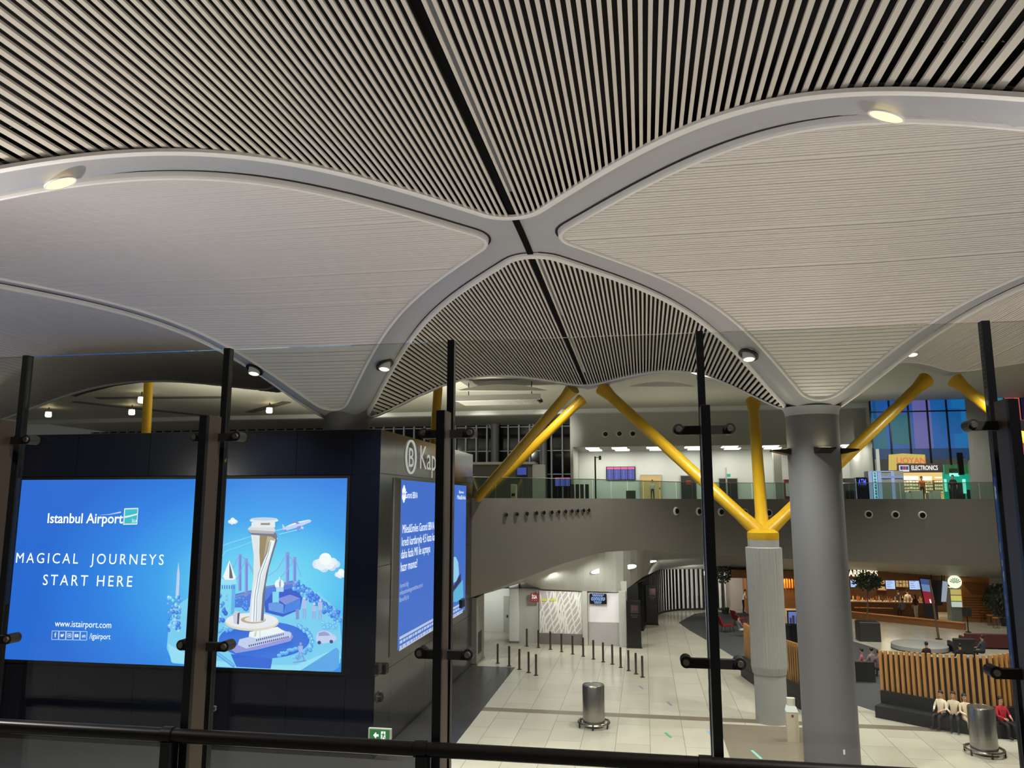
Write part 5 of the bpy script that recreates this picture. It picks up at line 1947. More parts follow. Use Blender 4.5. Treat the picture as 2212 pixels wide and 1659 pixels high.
# small sign on a post
q = at_z(2092, 1366)
t = thing('post_sign', 'small dark sign on a thin black post right of the low barrier', 'sign', q)
zt = at_y(2092, 1315, q.y).z
MB().tube((q.x, q.y, 0), (q.x, q.y, zt), .035, n=8).build('post', M_black, t)
MB().box(q.x - .28, q.x + .28, q.y - .04, q.y, zt - .5, zt + .05).build('board', M_dark, t)
MB().lathe((q.x, q.y, 0), [(.18, 0), (.18, .03)], 16).build('foot', M_black, t)

# trees
M_leaf = mat('leaf_dark', (34, 40, 22), 0.6, noise=0.35, nscale=5)
M_trunk = mat('trunk_brown', (96, 78, 52), 0.7)
M_planter = mat('planter_charcoal', (40, 38, 36), 0.6)


def tree(px, base, ytop, ybot, w, label, plant=0.0, droop=False, ztr=None, seed=1, lean=0):
    q = base
    zt, zb = at_y(px, ytop, q.y).z, at_y(px, ybot, q.y).z
    cx = at_y(px, (ytop + ybot) / 2, q.y).x
    t = thing('small_tree', label, 'tree', (q.x, q.y, 0), 'small indoor trees')
    rnd = random.Random(seed)
    m = MB()
    R, hz = w, (zt - zb) / 2
    for k in range(900):
        u = Vector((rnd.gauss(0, 1), rnd.gauss(0, 1), rnd.gauss(0, 1))).normalized() * rnd.uniform(.55, 1.0)
        p = Vector((cx + u.x * R, q.y + u.y * R, (zt + zb) / 2 + u.z * hz))
        s = 0.14
        d = Vector((rnd.gauss(0, 1), rnd.gauss(0, 1), -1.6 if droop else rnd.gauss(0, .7))).normalized()
        e = d.cross(Vector((rnd.random(), rnd.random(), .3))).normalized() * s * .35
        ln = s * (2.2 if droop else 1.3)
        m.poly([p, p + d * ln * .5 + e, p + d * ln, p + d * ln * .5 - e])
    o = m.build('foliage', M_leaf, t)
    MB().path([(q.x, q.y, plant), ((q.x + cx) / 2, q.y, (zb + plant) / 2), (cx, q.y, (zt + zb) / 2)], [.045, .04, .03], 8).build('trunk', M_trunk, t)
    if plant:
        MB().bbox(q.x - .62, q.x + .62, q.y - .5, q.y + .5, 0, plant, .05).build('planter', M_planter, t)
        MB().box(q.x - .52, q.x + .52, q.y - .4, q.y + .4, plant, plant + .02).build('soil', M_dark, t)
    else:
        MB().lathe((q.x, q.y, 0), [(.24, 0), (.3, .4), (.3, .45), (.25, .42)], 18).build('planter', M_planter, t)


q = at_z(1880, 1386)
tree(1874, q + Vector((0, .4, 0)), 1236, 1275, 0.85, 'small dark tree in a square charcoal planter before the coffee shop', plant=1.15, seed=2)
q = at_z(1567, 1326)
tree(1562, q, 1216, 1260, 0.8, 'small dark tree right of the joint bar before the pale wall', seed=3)
q = at_z(2172, 1352)
tree(2164, q, 1256, 1330, 1.15, 'dark drooping tree at the right edge of the coffee shop', droop=True, seed=4)
q = at_z(2028, 1381)
t = thing('lamp_pole', 'thin leaning pole standing in the lounge before the tilted poster', 'pole', q)
e = at_y(2008, 1252, q.y)
MB().path([q, q.lerp(e, .5), e], [.07, .06, .05], 10).build('pole', M_trunk, t, True)
MB().lathe(q, [(.2, 0), (.2, .04), (.09, .06)], 16).build('foot', M_dark, t)

# lamps of the coffee shop; low hall spots, with fill added for the passage
for (x, y, pw) in ((9.2, 65.2, 55), (11.0, 65.2, 55)):
    lamp('SPOT', (x, y, 3.15), pw * 14, (1, .62, .22), (x, 66.4, 1.6), .08, spot=1.5)
for x in (10, 14, 18, 22):
    lamp('AREA', (x, 63.6, 3.15), 130, (1, .78, .5), (x, 63.6, 0), 1.2, .8)
lamp('SPOT', (23.4, 60.2, 3.6), 750, (1, .7, .35), (23.4, 61.3, 1.6), .1, spot=1.8)
for (x, y, z, pw, tx, ty, tz) in ((-5.2, 44.6, 4.2, 420, -5.2, 48, 0.5), (-2.6, 45.0, 4.6, 300, -2.6, 48, 0.5), (1.2, 55, 3.0, 260, 1.0, 62, 1.2), (3.4, 60.2, 3.0, 300, 3.6, 64, 1.4), (6.5, 62.5, 3.0, 160, 6.5, 65, 1.4),
                                 (-10.2, 48.6, 3.0, 300, -10.4, 51, 1.2), (-8.3, 45.5, 3.6, 160, -8.2, 48, 1.2)):
    lamp('SPOT', (x, y, z), pw, (1, .98, .95), (tx, ty, tz), .3, spot=2.7, blend=.9)

# ================================================================== billboard pictures and writing
bx0, bx1 = at_y(30, 1035, FY).x, at_y(751, 1035, FY).x
bz0, bz1 = 2.72, at_y(400, 1035, FY).z
BB = thing('billboard', 'wide backlit blue billboard with white slogan and control tower picture', 'billboard', ((bx0 + bx1) / 2, FY, bz0))
MB().box(bx0 - 0.1, bx1 + 0.1, FY - 0.03, FY - 0.001, bz0 - 0.1, bz1 + 0.1).build('frame', M_black, BB)


def art_mat(name, rgb, e=1.0):
    return mat('art_' + name, rgb, emit=e * 1.3)


def backlit():
    m = bpy.data.materials.new('backlit_sky')
    m.use_nodes = True
    nt = m.node_tree
    b = nt.nodes['Principled BSDF']
    b.inputs['Base Color'].default_value = (0.02, 0.02, 0.02, 1)
    b.inputs['Roughness'].default_value = 0.9
    b.inputs['Specular IOR Level'].default_value = 0.0
    tc = nt.nodes.new('ShaderNodeTexCoord')
    mp = nt.nodes.new('ShaderNodeMapping')
    c = at_y(575, 1265, FY)
    mp.inputs['Scale'].default_value = (1 / 9.0, 0, 1 / 5.2)
    mp.inputs['Location'].default_value = (-c.x / 9.0, 0, -c.z / 5.2)
    ln = nt.nodes.new('ShaderNodeVectorMath')
    ln.operation = 'LENGTH'
    cr = nt.nodes.new('ShaderNodeValToRGB')
    e = cr.color_ramp.elements
    e[0].position, e[0].color = 0.0, (*lin((132, 226, 250)), 1)
    e[1].position, e[1].color = 1.0, (*lin((30, 104, 214)), 1)
    for p, col in ((0.25, (96, 200, 246)), (0.45, (58, 160, 240)), (0.7, (40, 128, 230))):
        k = e.new(p)
        k.color = (*lin(col), 1)
    nt.links.new(tc.outputs['Object'], mp.inputs[0])
    nt.links.new(mp.outputs[0], ln.inputs[0])
    nt.links.new(ln.outputs['Value'], cr.inputs[0])
    nt.links.new(cr.outputs[0], b.inputs['Emission Color'])
    b.inputs['Emission Strength'].default_value = 1.35
    return m


m = MB()
m.box(bx0, bx1, FY - 0.04, FY - 0.03, bz0, bz1)
m.build('backlit_sheet', backlit(), BB)
_layer = [0.045]


class Pic:
    def __init__(s):
        s.m = MB()
        s.mats = []

    def col(s, rgb, e=1.0):
        mt = art_mat('%d_%d_%d' % rgb, rgb, e)
        if mt not in s.mats:
            s.mats.append(mt)
        return s.mats.index(mt)

    def poly(s, rgb, pts, e=1.0):
        _layer[0] += 0.00005
        P = []
        for x, y in pts:
            q = at_y(x, y, FY)
            P.append((min(max(q.x, bx0), bx1), FY - _layer[0], min(max(q.z, bz0), bz1)))
        s.m.poly(P, s.col(rgb, e))
        return s

    def ell(s, rgb, cx, cy, rx, ry, n=20, a0=0, a1=2 * PI):
        return s.poly(rgb, [(cx + rx * math.cos(a0 + (a1 - a0) * i / n), cy + ry * math.sin(a0 + (a1 - a0) * i / n)) for i in range(n + (0 if a1 - a0 > 6.28 else 1))])

    def line(s, rgb, pts, w):
        for (x0, y0), (x1, y1) in zip(pts[:-1], pts[1:]):
            L = math.hypot(x1 - x0, y1 - y0) or 1
            nx, ny = -(y1 - y0) / L * w / 2, (x1 - x0) / L * w / 2
            s.poly(rgb, [(x0 + nx, y0 + ny), (x1 + nx, y1 + ny), (x1 - nx, y1 - ny), (x0 - nx, y0 - ny)])
        return s

    def rect(s, rgb, x0, y0, x1, y1):
        return s.poly(rgb, [(x0, y1), (x1, y1), (x1, y0), (x0, y0)])

    def done(s, name):
        return s.m.build(name, s.mats, BB)


ra = random.Random(4)
WH, LIL, VIO, BL, DB, CY, PB = (240, 246, 255), (196, 206, 244), (112, 134, 222), (58, 128, 230), (36, 84, 208), (126, 214, 248), (88, 170, 240)
p = Pic()
# sky trails and clouds
p.line((140, 212, 250), [(481, 1200), (474, 1190), (478, 1180), (500, 1172), (546, 1158)], 1.6)
p.line((140, 212, 250), [(481, 1202), (490, 1190), (520, 1180), (546, 1170)], 1.4)
p.line((170, 222, 252), [(598, 1146), (640, 1136)], 1.6).line((170, 222, 252), [(604, 1154), (650, 1143)], 1.4)
p.done('vapour_trails')
p = Pic()


def cloud(cx, cy, k):
    for dx, dy, r, c in ((-1.1, .35, .75, (214, 228, 250)), (1.5, .35, .55, (206, 222, 248)), (1.0, .1, .7, (226, 236, 252)), (-.2, .75, .8, (206, 220, 248)), (.9, .75, .6, (200, 216, 246)), (-.55, .35, .95, (232, 240, 254)), (.5, .3, .85, (236, 243, 255)), (0, -.35, .95, (246, 250, 255))):
        p.ell(c, cx + dx * 16 * k, cy + dy * 16 * k, r * 14 * k, r * 14 * k)


cloud(704, 1213, 1.0)
cloud(504, 1125, 0.36)
cloud(738, 1238, 0.5)
cloud(450, 1180, 0.42)
p.done('clouds')
p = Pic()
p.poly(LIL, [(612, 1143), (616, 1147), (650, 1137), (672, 1128), (674, 1124), (668, 1122), (645, 1127), (628, 1134)])
p.poly(WH, [(614, 1140), (645, 1130), (672, 1123), (645, 1127), (628, 1133)])
p.poly(VIO, [(643, 1132), (624, 1119), (630, 1121), (650, 1130)]).poly(VIO, [(642, 1138), (644, 1151), (650, 1140), (651, 1135)])
p.poly(LIL, [(611, 1131), (618, 1140), (614, 1144), (612, 1141)]).poly(VIO, [(614, 1144), (617, 1149), (621, 1144)]).ell(LIL, 654, 1140, 3, 3)
p.done('aeroplane')
# island ground
p = Pic()
p.poly((120, 206, 246), [(362, 1400), (366, 1350), (380, 1310), (410, 1290), (470, 1300), (540, 1290), (640, 1262), (690, 1280), (733, 1320), (742, 1390), (736, 1432), (700, 1450), (560, 1444), (420, 1436), (375, 1432)])
p.poly((150, 222, 250), [(364, 1390), (372, 1430), (440, 1438), (520, 1442), (620, 1448), (720, 1448), (738, 1420), (730, 1400), (640, 1436), (540, 1436), (420, 1420)])
p.poly((84, 164, 236), [(650, 1448), (728, 1398), (734, 1404), (734, 1440), (720, 1450)])
p.poly((70, 120, 226), [(505, 1284), (640, 1252), (645, 1262), (640, 1300), (575, 1310), (508, 1312)])
p.done('island_ground')
p = Pic()
for (x0, x1, y0, y1) in ((516, 523, 1196, 1276), (530, 537, 1206, 1288), (618, 626, 1193, 1260), (634, 641, 1203, 1266)):
    p.rect(VIO, x0, y0, x1, y1).rect((142, 160, 234), x0, y0, x0 + 2.5, y1)
for pts in ([(505, 1227), (520, 1196), (535, 1214), (549, 1240)], [(513, 1252), (533, 1207), (549, 1233)], [(582, 1243), (600, 1230), (622, 1195), (633, 1210)], [(607, 1247), (622, 1232), (638, 1204), (652, 1246)]):
    p.line((130, 160, 230), pts, 1.6)
for k in range(8):
    p.line((150, 186, 238), [(585 + k * 5, 1240 - k * 4.2), (585 + k * 5, 1258)], 0.7)
p.line((120, 136, 200), [(508, 1288), (545, 1280)], 4).line((120, 136, 200), [(575, 1268), (640, 1258)], 4)
p.done('bridge_picture')
p = Pic()
p.poly(DB, [(573, 1300), (590, 1280), (640, 1268), (655, 1290), (650, 1316), (612, 1332), (574, 1322)])
p.poly((128, 142, 222), [(600, 1293), (628, 1284), (650, 1292), (618, 1306)])
p.poly(BL, [(618, 1306), (650, 1293), (650, 1314), (613, 1326)])
p.rect(CY, 590, 1278, 604, 1302).poly((96, 150, 234), [(581, 1303), (600, 1300), (614, 1306), (613, 1325), (582, 1318)])
p.ell(WH, 605, 1262, 10, 11).poly((150, 160, 190), [(604, 1252), (608, 1252), (608, 1270), (605, 1270)]).line(WH, [(605, 1246), (605, 1256)], 1.6)
p.rect((174, 216, 250), 598, 1268, 614, 1278)
p.done('mosque_picture')
p = Pic()
p.poly(CY, [(480, 1254), (511, 1254), (509, 1310), (506, 1326), (478, 1322), (477, 1300)]).poly((92, 178, 240), [(503, 1254), (511, 1254), (509, 1310), (506, 1326), (500, 1326)])
p.rect((150, 224, 250), 479, 1250, 512, 1262).poly(WH, [(497, 1210), (483, 1246), (488, 1252), (508, 1252), (511, 1247)]).poly((96, 92, 110), [(497, 1214), (497, 1249), (505, 1249), (502, 1232)])
for k in range(6):
    p.rect((54, 110, 206), 481 + k * 5, 1264, 483 + k * 5, 1272)
p.poly(LIL, [(473, 1230), (470, 1250), (467, 1315), (474, 1315), (475.5, 1250)]).poly(LIL, [(387, 1213), (384, 1240), (381, 1290), (388, 1290), (390, 1240)])
p.done('stone_tower_picture')
p = Pic()
p.ell((46, 110, 222), 572, 1382, 98, 40, 36)
p.poly((40, 100, 216), [(500, 1412), (590, 1422), (586, 1444), (512, 1440)])
p.done('lake_picture')
p = Pic()
def bush(x, y, r, c):
    p.ell(c, x, y, r, r * 1.15, 9)
    p.ell(tuple(min(255, v + 42) for v in c), x - r * .25, y - r * .35, r * .5, r * .5, 7)


for k in range(120):
    f = ra.random()
    bush(640 + 95 * f + ra.uniform(-6, 6), 1256 + 72 * f ** 0.9 + ra.uniform(-6, 14), ra.uniform(2.8, 4.6), ((44, 108, 222), (64, 136, 230), (96, 172, 240))[k % 3])
for k in range(70):
    bush(ra.uniform(440, 492), ra.uniform(1285, 1342), ra.uniform(2.8, 5), ((44, 100, 214), (74, 140, 230), (112, 184, 242))[k % 3])
for k in range(60):
    bush(ra.uniform(366, 392), ra.uniform(1290, 1365), ra.uniform(2.4, 4.5), ((54, 120, 222), (84, 150, 234), (130, 200, 246))[k % 3])
for k in range(18):
    bush(ra.uniform(510, 540), ra.uniform(1290, 1318), 3.8, (58, 122, 224))
for k in range(36):
    an = PI * (1.72 + 0.6 * k / 36)
    bush(590 + 86 * math.cos(an) + ra.uniform(-3, 3), 1385 + 44 * math.sin(an) + ra.uniform(-3, 3), 3.8, ((70, 150, 232), (108, 186, 244))[k % 2])
for k in range(34):
    bush(462 + k * 1.6 + ra.uniform(-3, 3), 1370 - k * .6 + ra.uniform(-5, 5), 3.5, ((86, 160, 236), (118, 194, 246))[k % 2])
for k in range(18):
    bush(466 + k * 2.4, 1406 + k * 1.8, 3.6, (82, 156, 234))
for k in range(14):
    bush(604 + k * 3.0, 1414 - k * 1.2 + ra.uniform(-2, 2), 3.6, (92, 170, 240))
for k in range(26):
    bush(ra.uniform(698, 734), ra.uniform(1338, 1358), 3.4, (104, 184, 244))
p.done('trees_picture')
p = Pic()
p.poly((150, 150, 226), [(500, 1400), (512, 1410), (560, 1402), (630, 1384), (636, 1374), (628, 1362), (520, 1390)])
p.poly(LIL, [(516, 1392), (520, 1380), (545, 1374), (545, 1364), (600, 1354), (618, 1362), (632, 1366), (630, 1376), (535, 1400)])
p.poly(WH, [(540, 1374), (542, 1364), (602, 1353), (618, 1364), (556, 1378)]).rect(WH, 560, 1358, 572, 1372)
p.rect((226, 224, 236), 563, 1358, 566, 1376).poly((214, 204, 190), [(559, 1346), (556, 1374), (551, 1374)])
for k in range(20):
    x = 540 + k * 4.4
    p.rect((60, 60, 120), x, 1392 - k * 1.0, x + 2.4, 1396 - k * 1.0)
for k in range(14):
    x = 556 + k * 4.4
    p.rect((60, 60, 120), x, 1380 - k * 1.0, x + 2.2, 1384 - k * 1.0)
p.done('ferry_picture')
p = Pic()
p.poly(LIL, [(685, 1380), (686, 1372), (690, 1364), (700, 1361), (712, 1363), (720, 1369), (727, 1372), (729, 1380), (722, 1386), (700, 1389), (687, 1386)])
p.poly((150, 158, 214), [(691, 1366), (702, 1363), (711, 1366), (716, 1372), (690, 1373)]).ell((52, 60, 130), 692, 1387, 4, 4, 10).ell((52, 60, 130), 718, 1385, 4, 4, 10)
for (x, y, h) in ((660, 1292, 44), (681, 1304, 32), (694, 1296, 42)):
    p.ell((214, 208, 232), x, y, 2.6, 3.2, 10).poly((176, 190, 238), [(x - 5, y + 4), (x + 5, y + 4), (x + 4, y + h * .5), (x - 4, y + h * .5)])
    p.line((150, 166, 230), [(x - 2, y + h * .5), (x - 2.5, y + h)], 2.6).line((150, 166, 230), [(x + 2, y + h * .5), (x + 2.5, y + h)], 2.6)
p.poly((130, 140, 210), [(641, 1316), (648, 1314), (649, 1336), (642, 1338)])
p.ell((150, 150, 210), 652, 1390, 3, 4, 10).poly((160, 180, 240), [(646, 1394), (657, 1394), (656, 1408), (648, 1408)]).line((130, 150, 226), [(650, 1408), (646, 1426)], 3).line((130, 150, 226), [(654, 1408), (660, 1426)], 3)
p.line((120, 140, 210), [(636, 1430), (664, 1426)], 2)
p.done('figures_and_car_picture')
p = Pic()
p.ell((226, 214, 196), 547, 1343, 58, 19, 36).ell((236, 234, 244), 547, 1340, 56, 17, 36).ell((190, 172, 140), 550, 1338, 27, 8, 30).ell((232, 226, 226), 553, 1337, 22, 6, 24)
p.poly((206, 206, 226), [(506, 1326), (513, 1318), (521, 1322), (519, 1348), (508, 1346)]).poly((90, 80, 110), [(516, 1324), (521, 1322), (519, 1348), (515, 1347)])
p.done('plaza_picture')
p = Pic()
p.poly((226, 228, 236), [(545, 1154), (601, 1156), (602, 1166), (596, 1186), (588, 1212), (579, 1250), (573, 1292), (571, 1340), (541, 1338), (544, 1296), (550, 1250), (551, 1200)])
p.poly((150, 128, 92), [(564, 1156), (600, 1158), (592, 1170), (578, 1200), (565, 1226), (563, 1190)]).poly((188, 170, 140), [(580, 1158), (600, 1160), (588, 1176), (572, 1208)])
p.poly(WH, [(587, 1166), (595, 1168), (590, 1190), (574, 1226), (564, 1262), (560, 1300), (558, 1342), (545, 1342), (548, 1294), (555, 1256), (570, 1216), (582, 1190)])
p.poly((96, 104, 132), [(598, 1160), (602, 1166), (594, 1192), (584, 1226), (577, 1262), (572, 1340), (566, 1340), (570, 1282), (578, 1236), (590, 1192), (596, 1172)])
for o_ in (0, 5):
    p.line((88, 118, 140), [(588 - o_, 1170), (582 - o_, 1196), (566 - o_, 1240), (558 - o_, 1290), (556 - o_, 1342)], 1.1)
p.poly((110, 108, 132), [(540, 1148), (598, 1150), (602, 1158), (600, 1166), (588, 1158), (546, 1155)])
p.poly((214, 216, 228), [(538, 1142), (545, 1136), (594, 1138), (598, 1146), (594, 1152), (544, 1150)]).poly((178, 176, 180), [(538, 1144), (597, 1148), (594, 1153), (544, 1151)])
p.rect((230, 232, 240), 546, 1128, 597, 1139).rect((150, 140, 120), 566, 1129, 586, 1134)
p.ell((226, 232, 246), 573, 1124, 31, 5.5, 30).ell((196, 208, 236), 573, 1121, 29, 3.6, 30)
p.done('control_tower_picture')
# writing on the billboard
FP = ('y', FY - 0.075)
put_text('Istanbul Airport', FP, 103, 1129.5, 266, 1109, M_screenw, BB, bold=0.014)
p = Pic()
p.poly((226, 240, 250), [(272, 1098), (302.5, 1097), (300, 1133), (269.5, 1133.5)]).poly((44, 186, 206), [(274, 1100.5), (300.5, 1099.5), (298.5, 1130.5), (272, 1131)])
p.poly((214, 246, 250), [(273, 1115), (286, 1112.5), (300, 1109), (300, 1112), (286, 1116), (273, 1119)])
p.poly((190, 200, 246), [(219, 1112.5), (240, 1110.5), (265, 1104.5), (265, 1108), (240, 1112), (219, 1113)])
p.done('logo_square')
put_text('İGA', FP, 285, 1128.5, 297, 1122.5, M_screenw, BB)
put_text('MAGICAL  JOURNEYS', FP, 35, 1215.5, 354, 1194, M_screenw, BB, track=1.35)
put_text('START HERE', FP, 93, 1263.5, 286, 1241, M_screenw, BB, track=1.35)
put_text('www.istairport.com', FP, 119, 1353, 241, 1339.5, M_screenw, BB)
put_text('/igairport', FP, 194, 1379.5, 239, 1367.5, M_screenw, BB)
p = Pic()
for k in range(5):
    x, y = 117 + k * 15.3, 1362 + k * 0.3
    p.line((210, 226, 255), [(x, y), (x + 14, y), (x + 13, y + 18.5), (x - 1, y + 18.5), (x, y)], 1.1)
    c = x + 6.5, y + 9
    if k == 0:
        p.line((230, 240, 255), [(c[0] + 2, c[1] - 5), (c[0], c[1] - 4), (c[0], c[1] + 5)], 1.8).line((230, 240, 255), [(c[0] - 2, c[1] - 1), (c[0] + 2, c[1] - 1)], 1.4)
    elif k == 1:
        p.poly((230, 240, 255), [(c[0] - 3.5, c[1] + 3), (c[0] - 3.5, c[1] - 3), (c[0], c[1] - 1), (c[0] + 1, c[1] - 3.5), (c[0] + 3.5, c[1] - 2.5), (c[0] + 2.5, c[1] + 1.5), (c[0], c[1] + 4)])
    elif k == 2:
        p.line((230, 240, 255), [(c[0] - 3.5, c[1] - 4), (c[0] + 3.5, c[1] - 4), (c[0] + 3.5, c[1] + 4), (c[0] - 3.5, c[1] + 4), (c[0] - 3.5, c[1] - 4)], 1).ell((230, 240, 255), c[0], c[1], 1.8, 1.8, 10)
    elif k == 3:
        p.poly((230, 240, 255), [(c[0] - 4, c[1] - 3), (c[0] + 4, c[1] - 3), (c[0] + 4, c[1] + 3.5), (c[0] - 4, c[1] + 3.5)]).poly((40, 100, 210), [(c[0] - 1, c[1] - 1.5), (c[0] + 1.6, c[1] + .2), (c[0] - 1, c[1] + 1.8)])
    else:
        p.line((230, 240, 255), [(c[0] - 2.5, c[1] - 1), (c[0] - 2.5, c[1] + 4)], 1.6).line((230, 240, 255), [(c[0], c[1] + 4), (c[0], c[1] - 1), (c[0] + 3, c[1] - 1), (c[0] + 3, c[1] + 4)], 1.5)
p.done('media_icons')

# ------------------------------------------------------------------ card poster on the side
sy0, sy1 = at_x(864, 1040, FX).y, at_x(1006, 1049, FX).y
sz1, sz0 = 9.24, 3.05
SB = thing('card_billboard', 'tall blue lit card poster with white writing on the side of the dark block', 'billboard', (FX, (sy0 + sy1) / 2, sz0))
MB().box(FX + 0.001, FX + 0.05, sy0 - 0.75, sy0, sz0 - 0.1, sz1 + 0.05).build('side_frame', M_dkwall, SB)
MB().box(FX + 0.001, FX + 0.03, sy0, sy1, sz0, sz1).build('lit_sheet', mat('card_sheet', (62, 112, 216), emit=1.15), SB)
SP = ('x', FX + 0.035)
put_text('Garanti BBVA', SP, 875, 1076, 901, 1062, M_screenw, SB)
m = MB()
c = at_x(870, 1067, FX)
for i in range(6):
    an = PI / 6 + i * PI / 3
    o = Vector((FX + 0.05, c.y + 0.22 * math.cos(an) * .6, c.z + 0.22 * math.sin(an)))
    m.poly([o + Vector((0, .11 * math.cos(t * PI / 4), .12 * math.sin(t * PI / 4))) for t in range(8)])
m.build('clover_mark', M_screenw, SB)
for s_, xa, yb, xb, yt in (('Miles&Smiles Garanti BBVA', 868.5, 1152, 937, 1133.5), ('kredi kartlarıyla 4,5 kata kadar', 867, 1180, 945, 1161), ('daha fazla Mil ile uçmaya', 865.5, 1207, 928, 1188), ('hazır mısınız?', 864.5, 1235, 900, 1215.5)):
    put_text(s_, SP, xa, yb, xb, yt, M_screenw, SB)
for s_, xa, yb, xb, yt in (('Ayrıntılı bilgi', 863, 1271, 881, 1261), ('milesandsmilesgarantibbva.com.tr', 862.5, 1286, 912, 1276), ('BonusFlaş’ta', 862, 1301, 882, 1291)):
    put_text(s_, SP, xa, yb, xb, yt, mat('small_print', (206, 220, 255), emit=1.0), SB)
put_text('Miles&Smiles', SP, 987, 1078.5, 1005, 1069.5, M_screenw, SB)
put_text('Bonus', SP, 991, 1065.5, 1001, 1059.5, M_screenw, SB)
m = MB()
for (xa, ya, hh) in ((856, 1382, .10), (855, 1408, .05)):
    z = at_x(xa, ya, FX).z
    m.box(FX + .03, FX + .036, sy0 + .25, sy1 - .6, z - hh / 2, z + hh / 2)
rr = random.Random(9)
for ya in (1392, 1403):
    z = at_x(855, ya, FX).z
    y = sy0 + .3
    while y < sy1 - .7:
        w = rr.uniform(.15, .5)
        m.box(FX + .03, FX + .036, y, y + w, z - .05, z + .05)
        y += w + .1
m.build('small_print_lines', mat('small_print', (206, 220, 255), emit=1.0), SB)
m = MB()
for (rgb_i, pts) in ((0, [(972, 1262), (971, 1215), (976, 1203), (983, 1203), (988, 1214), (990, 1240), (984, 1256)]), (1, [(971, 1278), (994, 1238), (993.5, 1256), (972, 1284)]), (2, [(971, 1300), (972, 1286), (998, 1252), (999, 1290), (985, 1300)])):
    m.poly([tuple(at_x(x, y, FX) + Vector((.04 + .003 * rgb_i, 0, 0))) for x, y in pts], rgb_i)
m.build('seat_picture', [art_mat('seat_pale', (150, 204, 244)), art_mat('seat_dark', (34, 44, 96), .7), art_mat('seat_teal', (88, 176, 220))], SB)
# gate sign
t = thing('gate_sign', 'pale ringed letter B and gate lettering high on the dark block side', 'sign', (FX, 29.0, 10.1))
c = at_x(886.5, 987, FX)
rz_ = (at_x(886.5, 950, FX).z - at_x(886.5, 1024, FX).z) / 2
m = MB()
n = 48
for i in range(n):
    a0, a1 = 2 * PI * i / n, 2 * PI * (i + 1) / n
    P = []
    for a_ in (a0, a1):
        for r_ in (rz_ * .90, rz_):
            P.append((c.y + r_ * math.cos(a_), c.z + r_ * math.sin(a_)))
    q = [P[0], P[1], P[3], P[2]]
    m.prism([(FX + .002, y, z) for y, z in q], (0.06, 0, 0))
m.build('ring', M_sgnw, t)
put_text('B', SP, 881.5, 1008, 892, 967, M_sgnw, t, bold=0.004, off=0.03)
put_text('Kapı', SP, 906, 1012, 944, 961.5, M_sgnw, t, bold=0.0, off=0.03)

# ================================================================== people
SKIN = mat('skin', (196, 148, 120), 0.55)


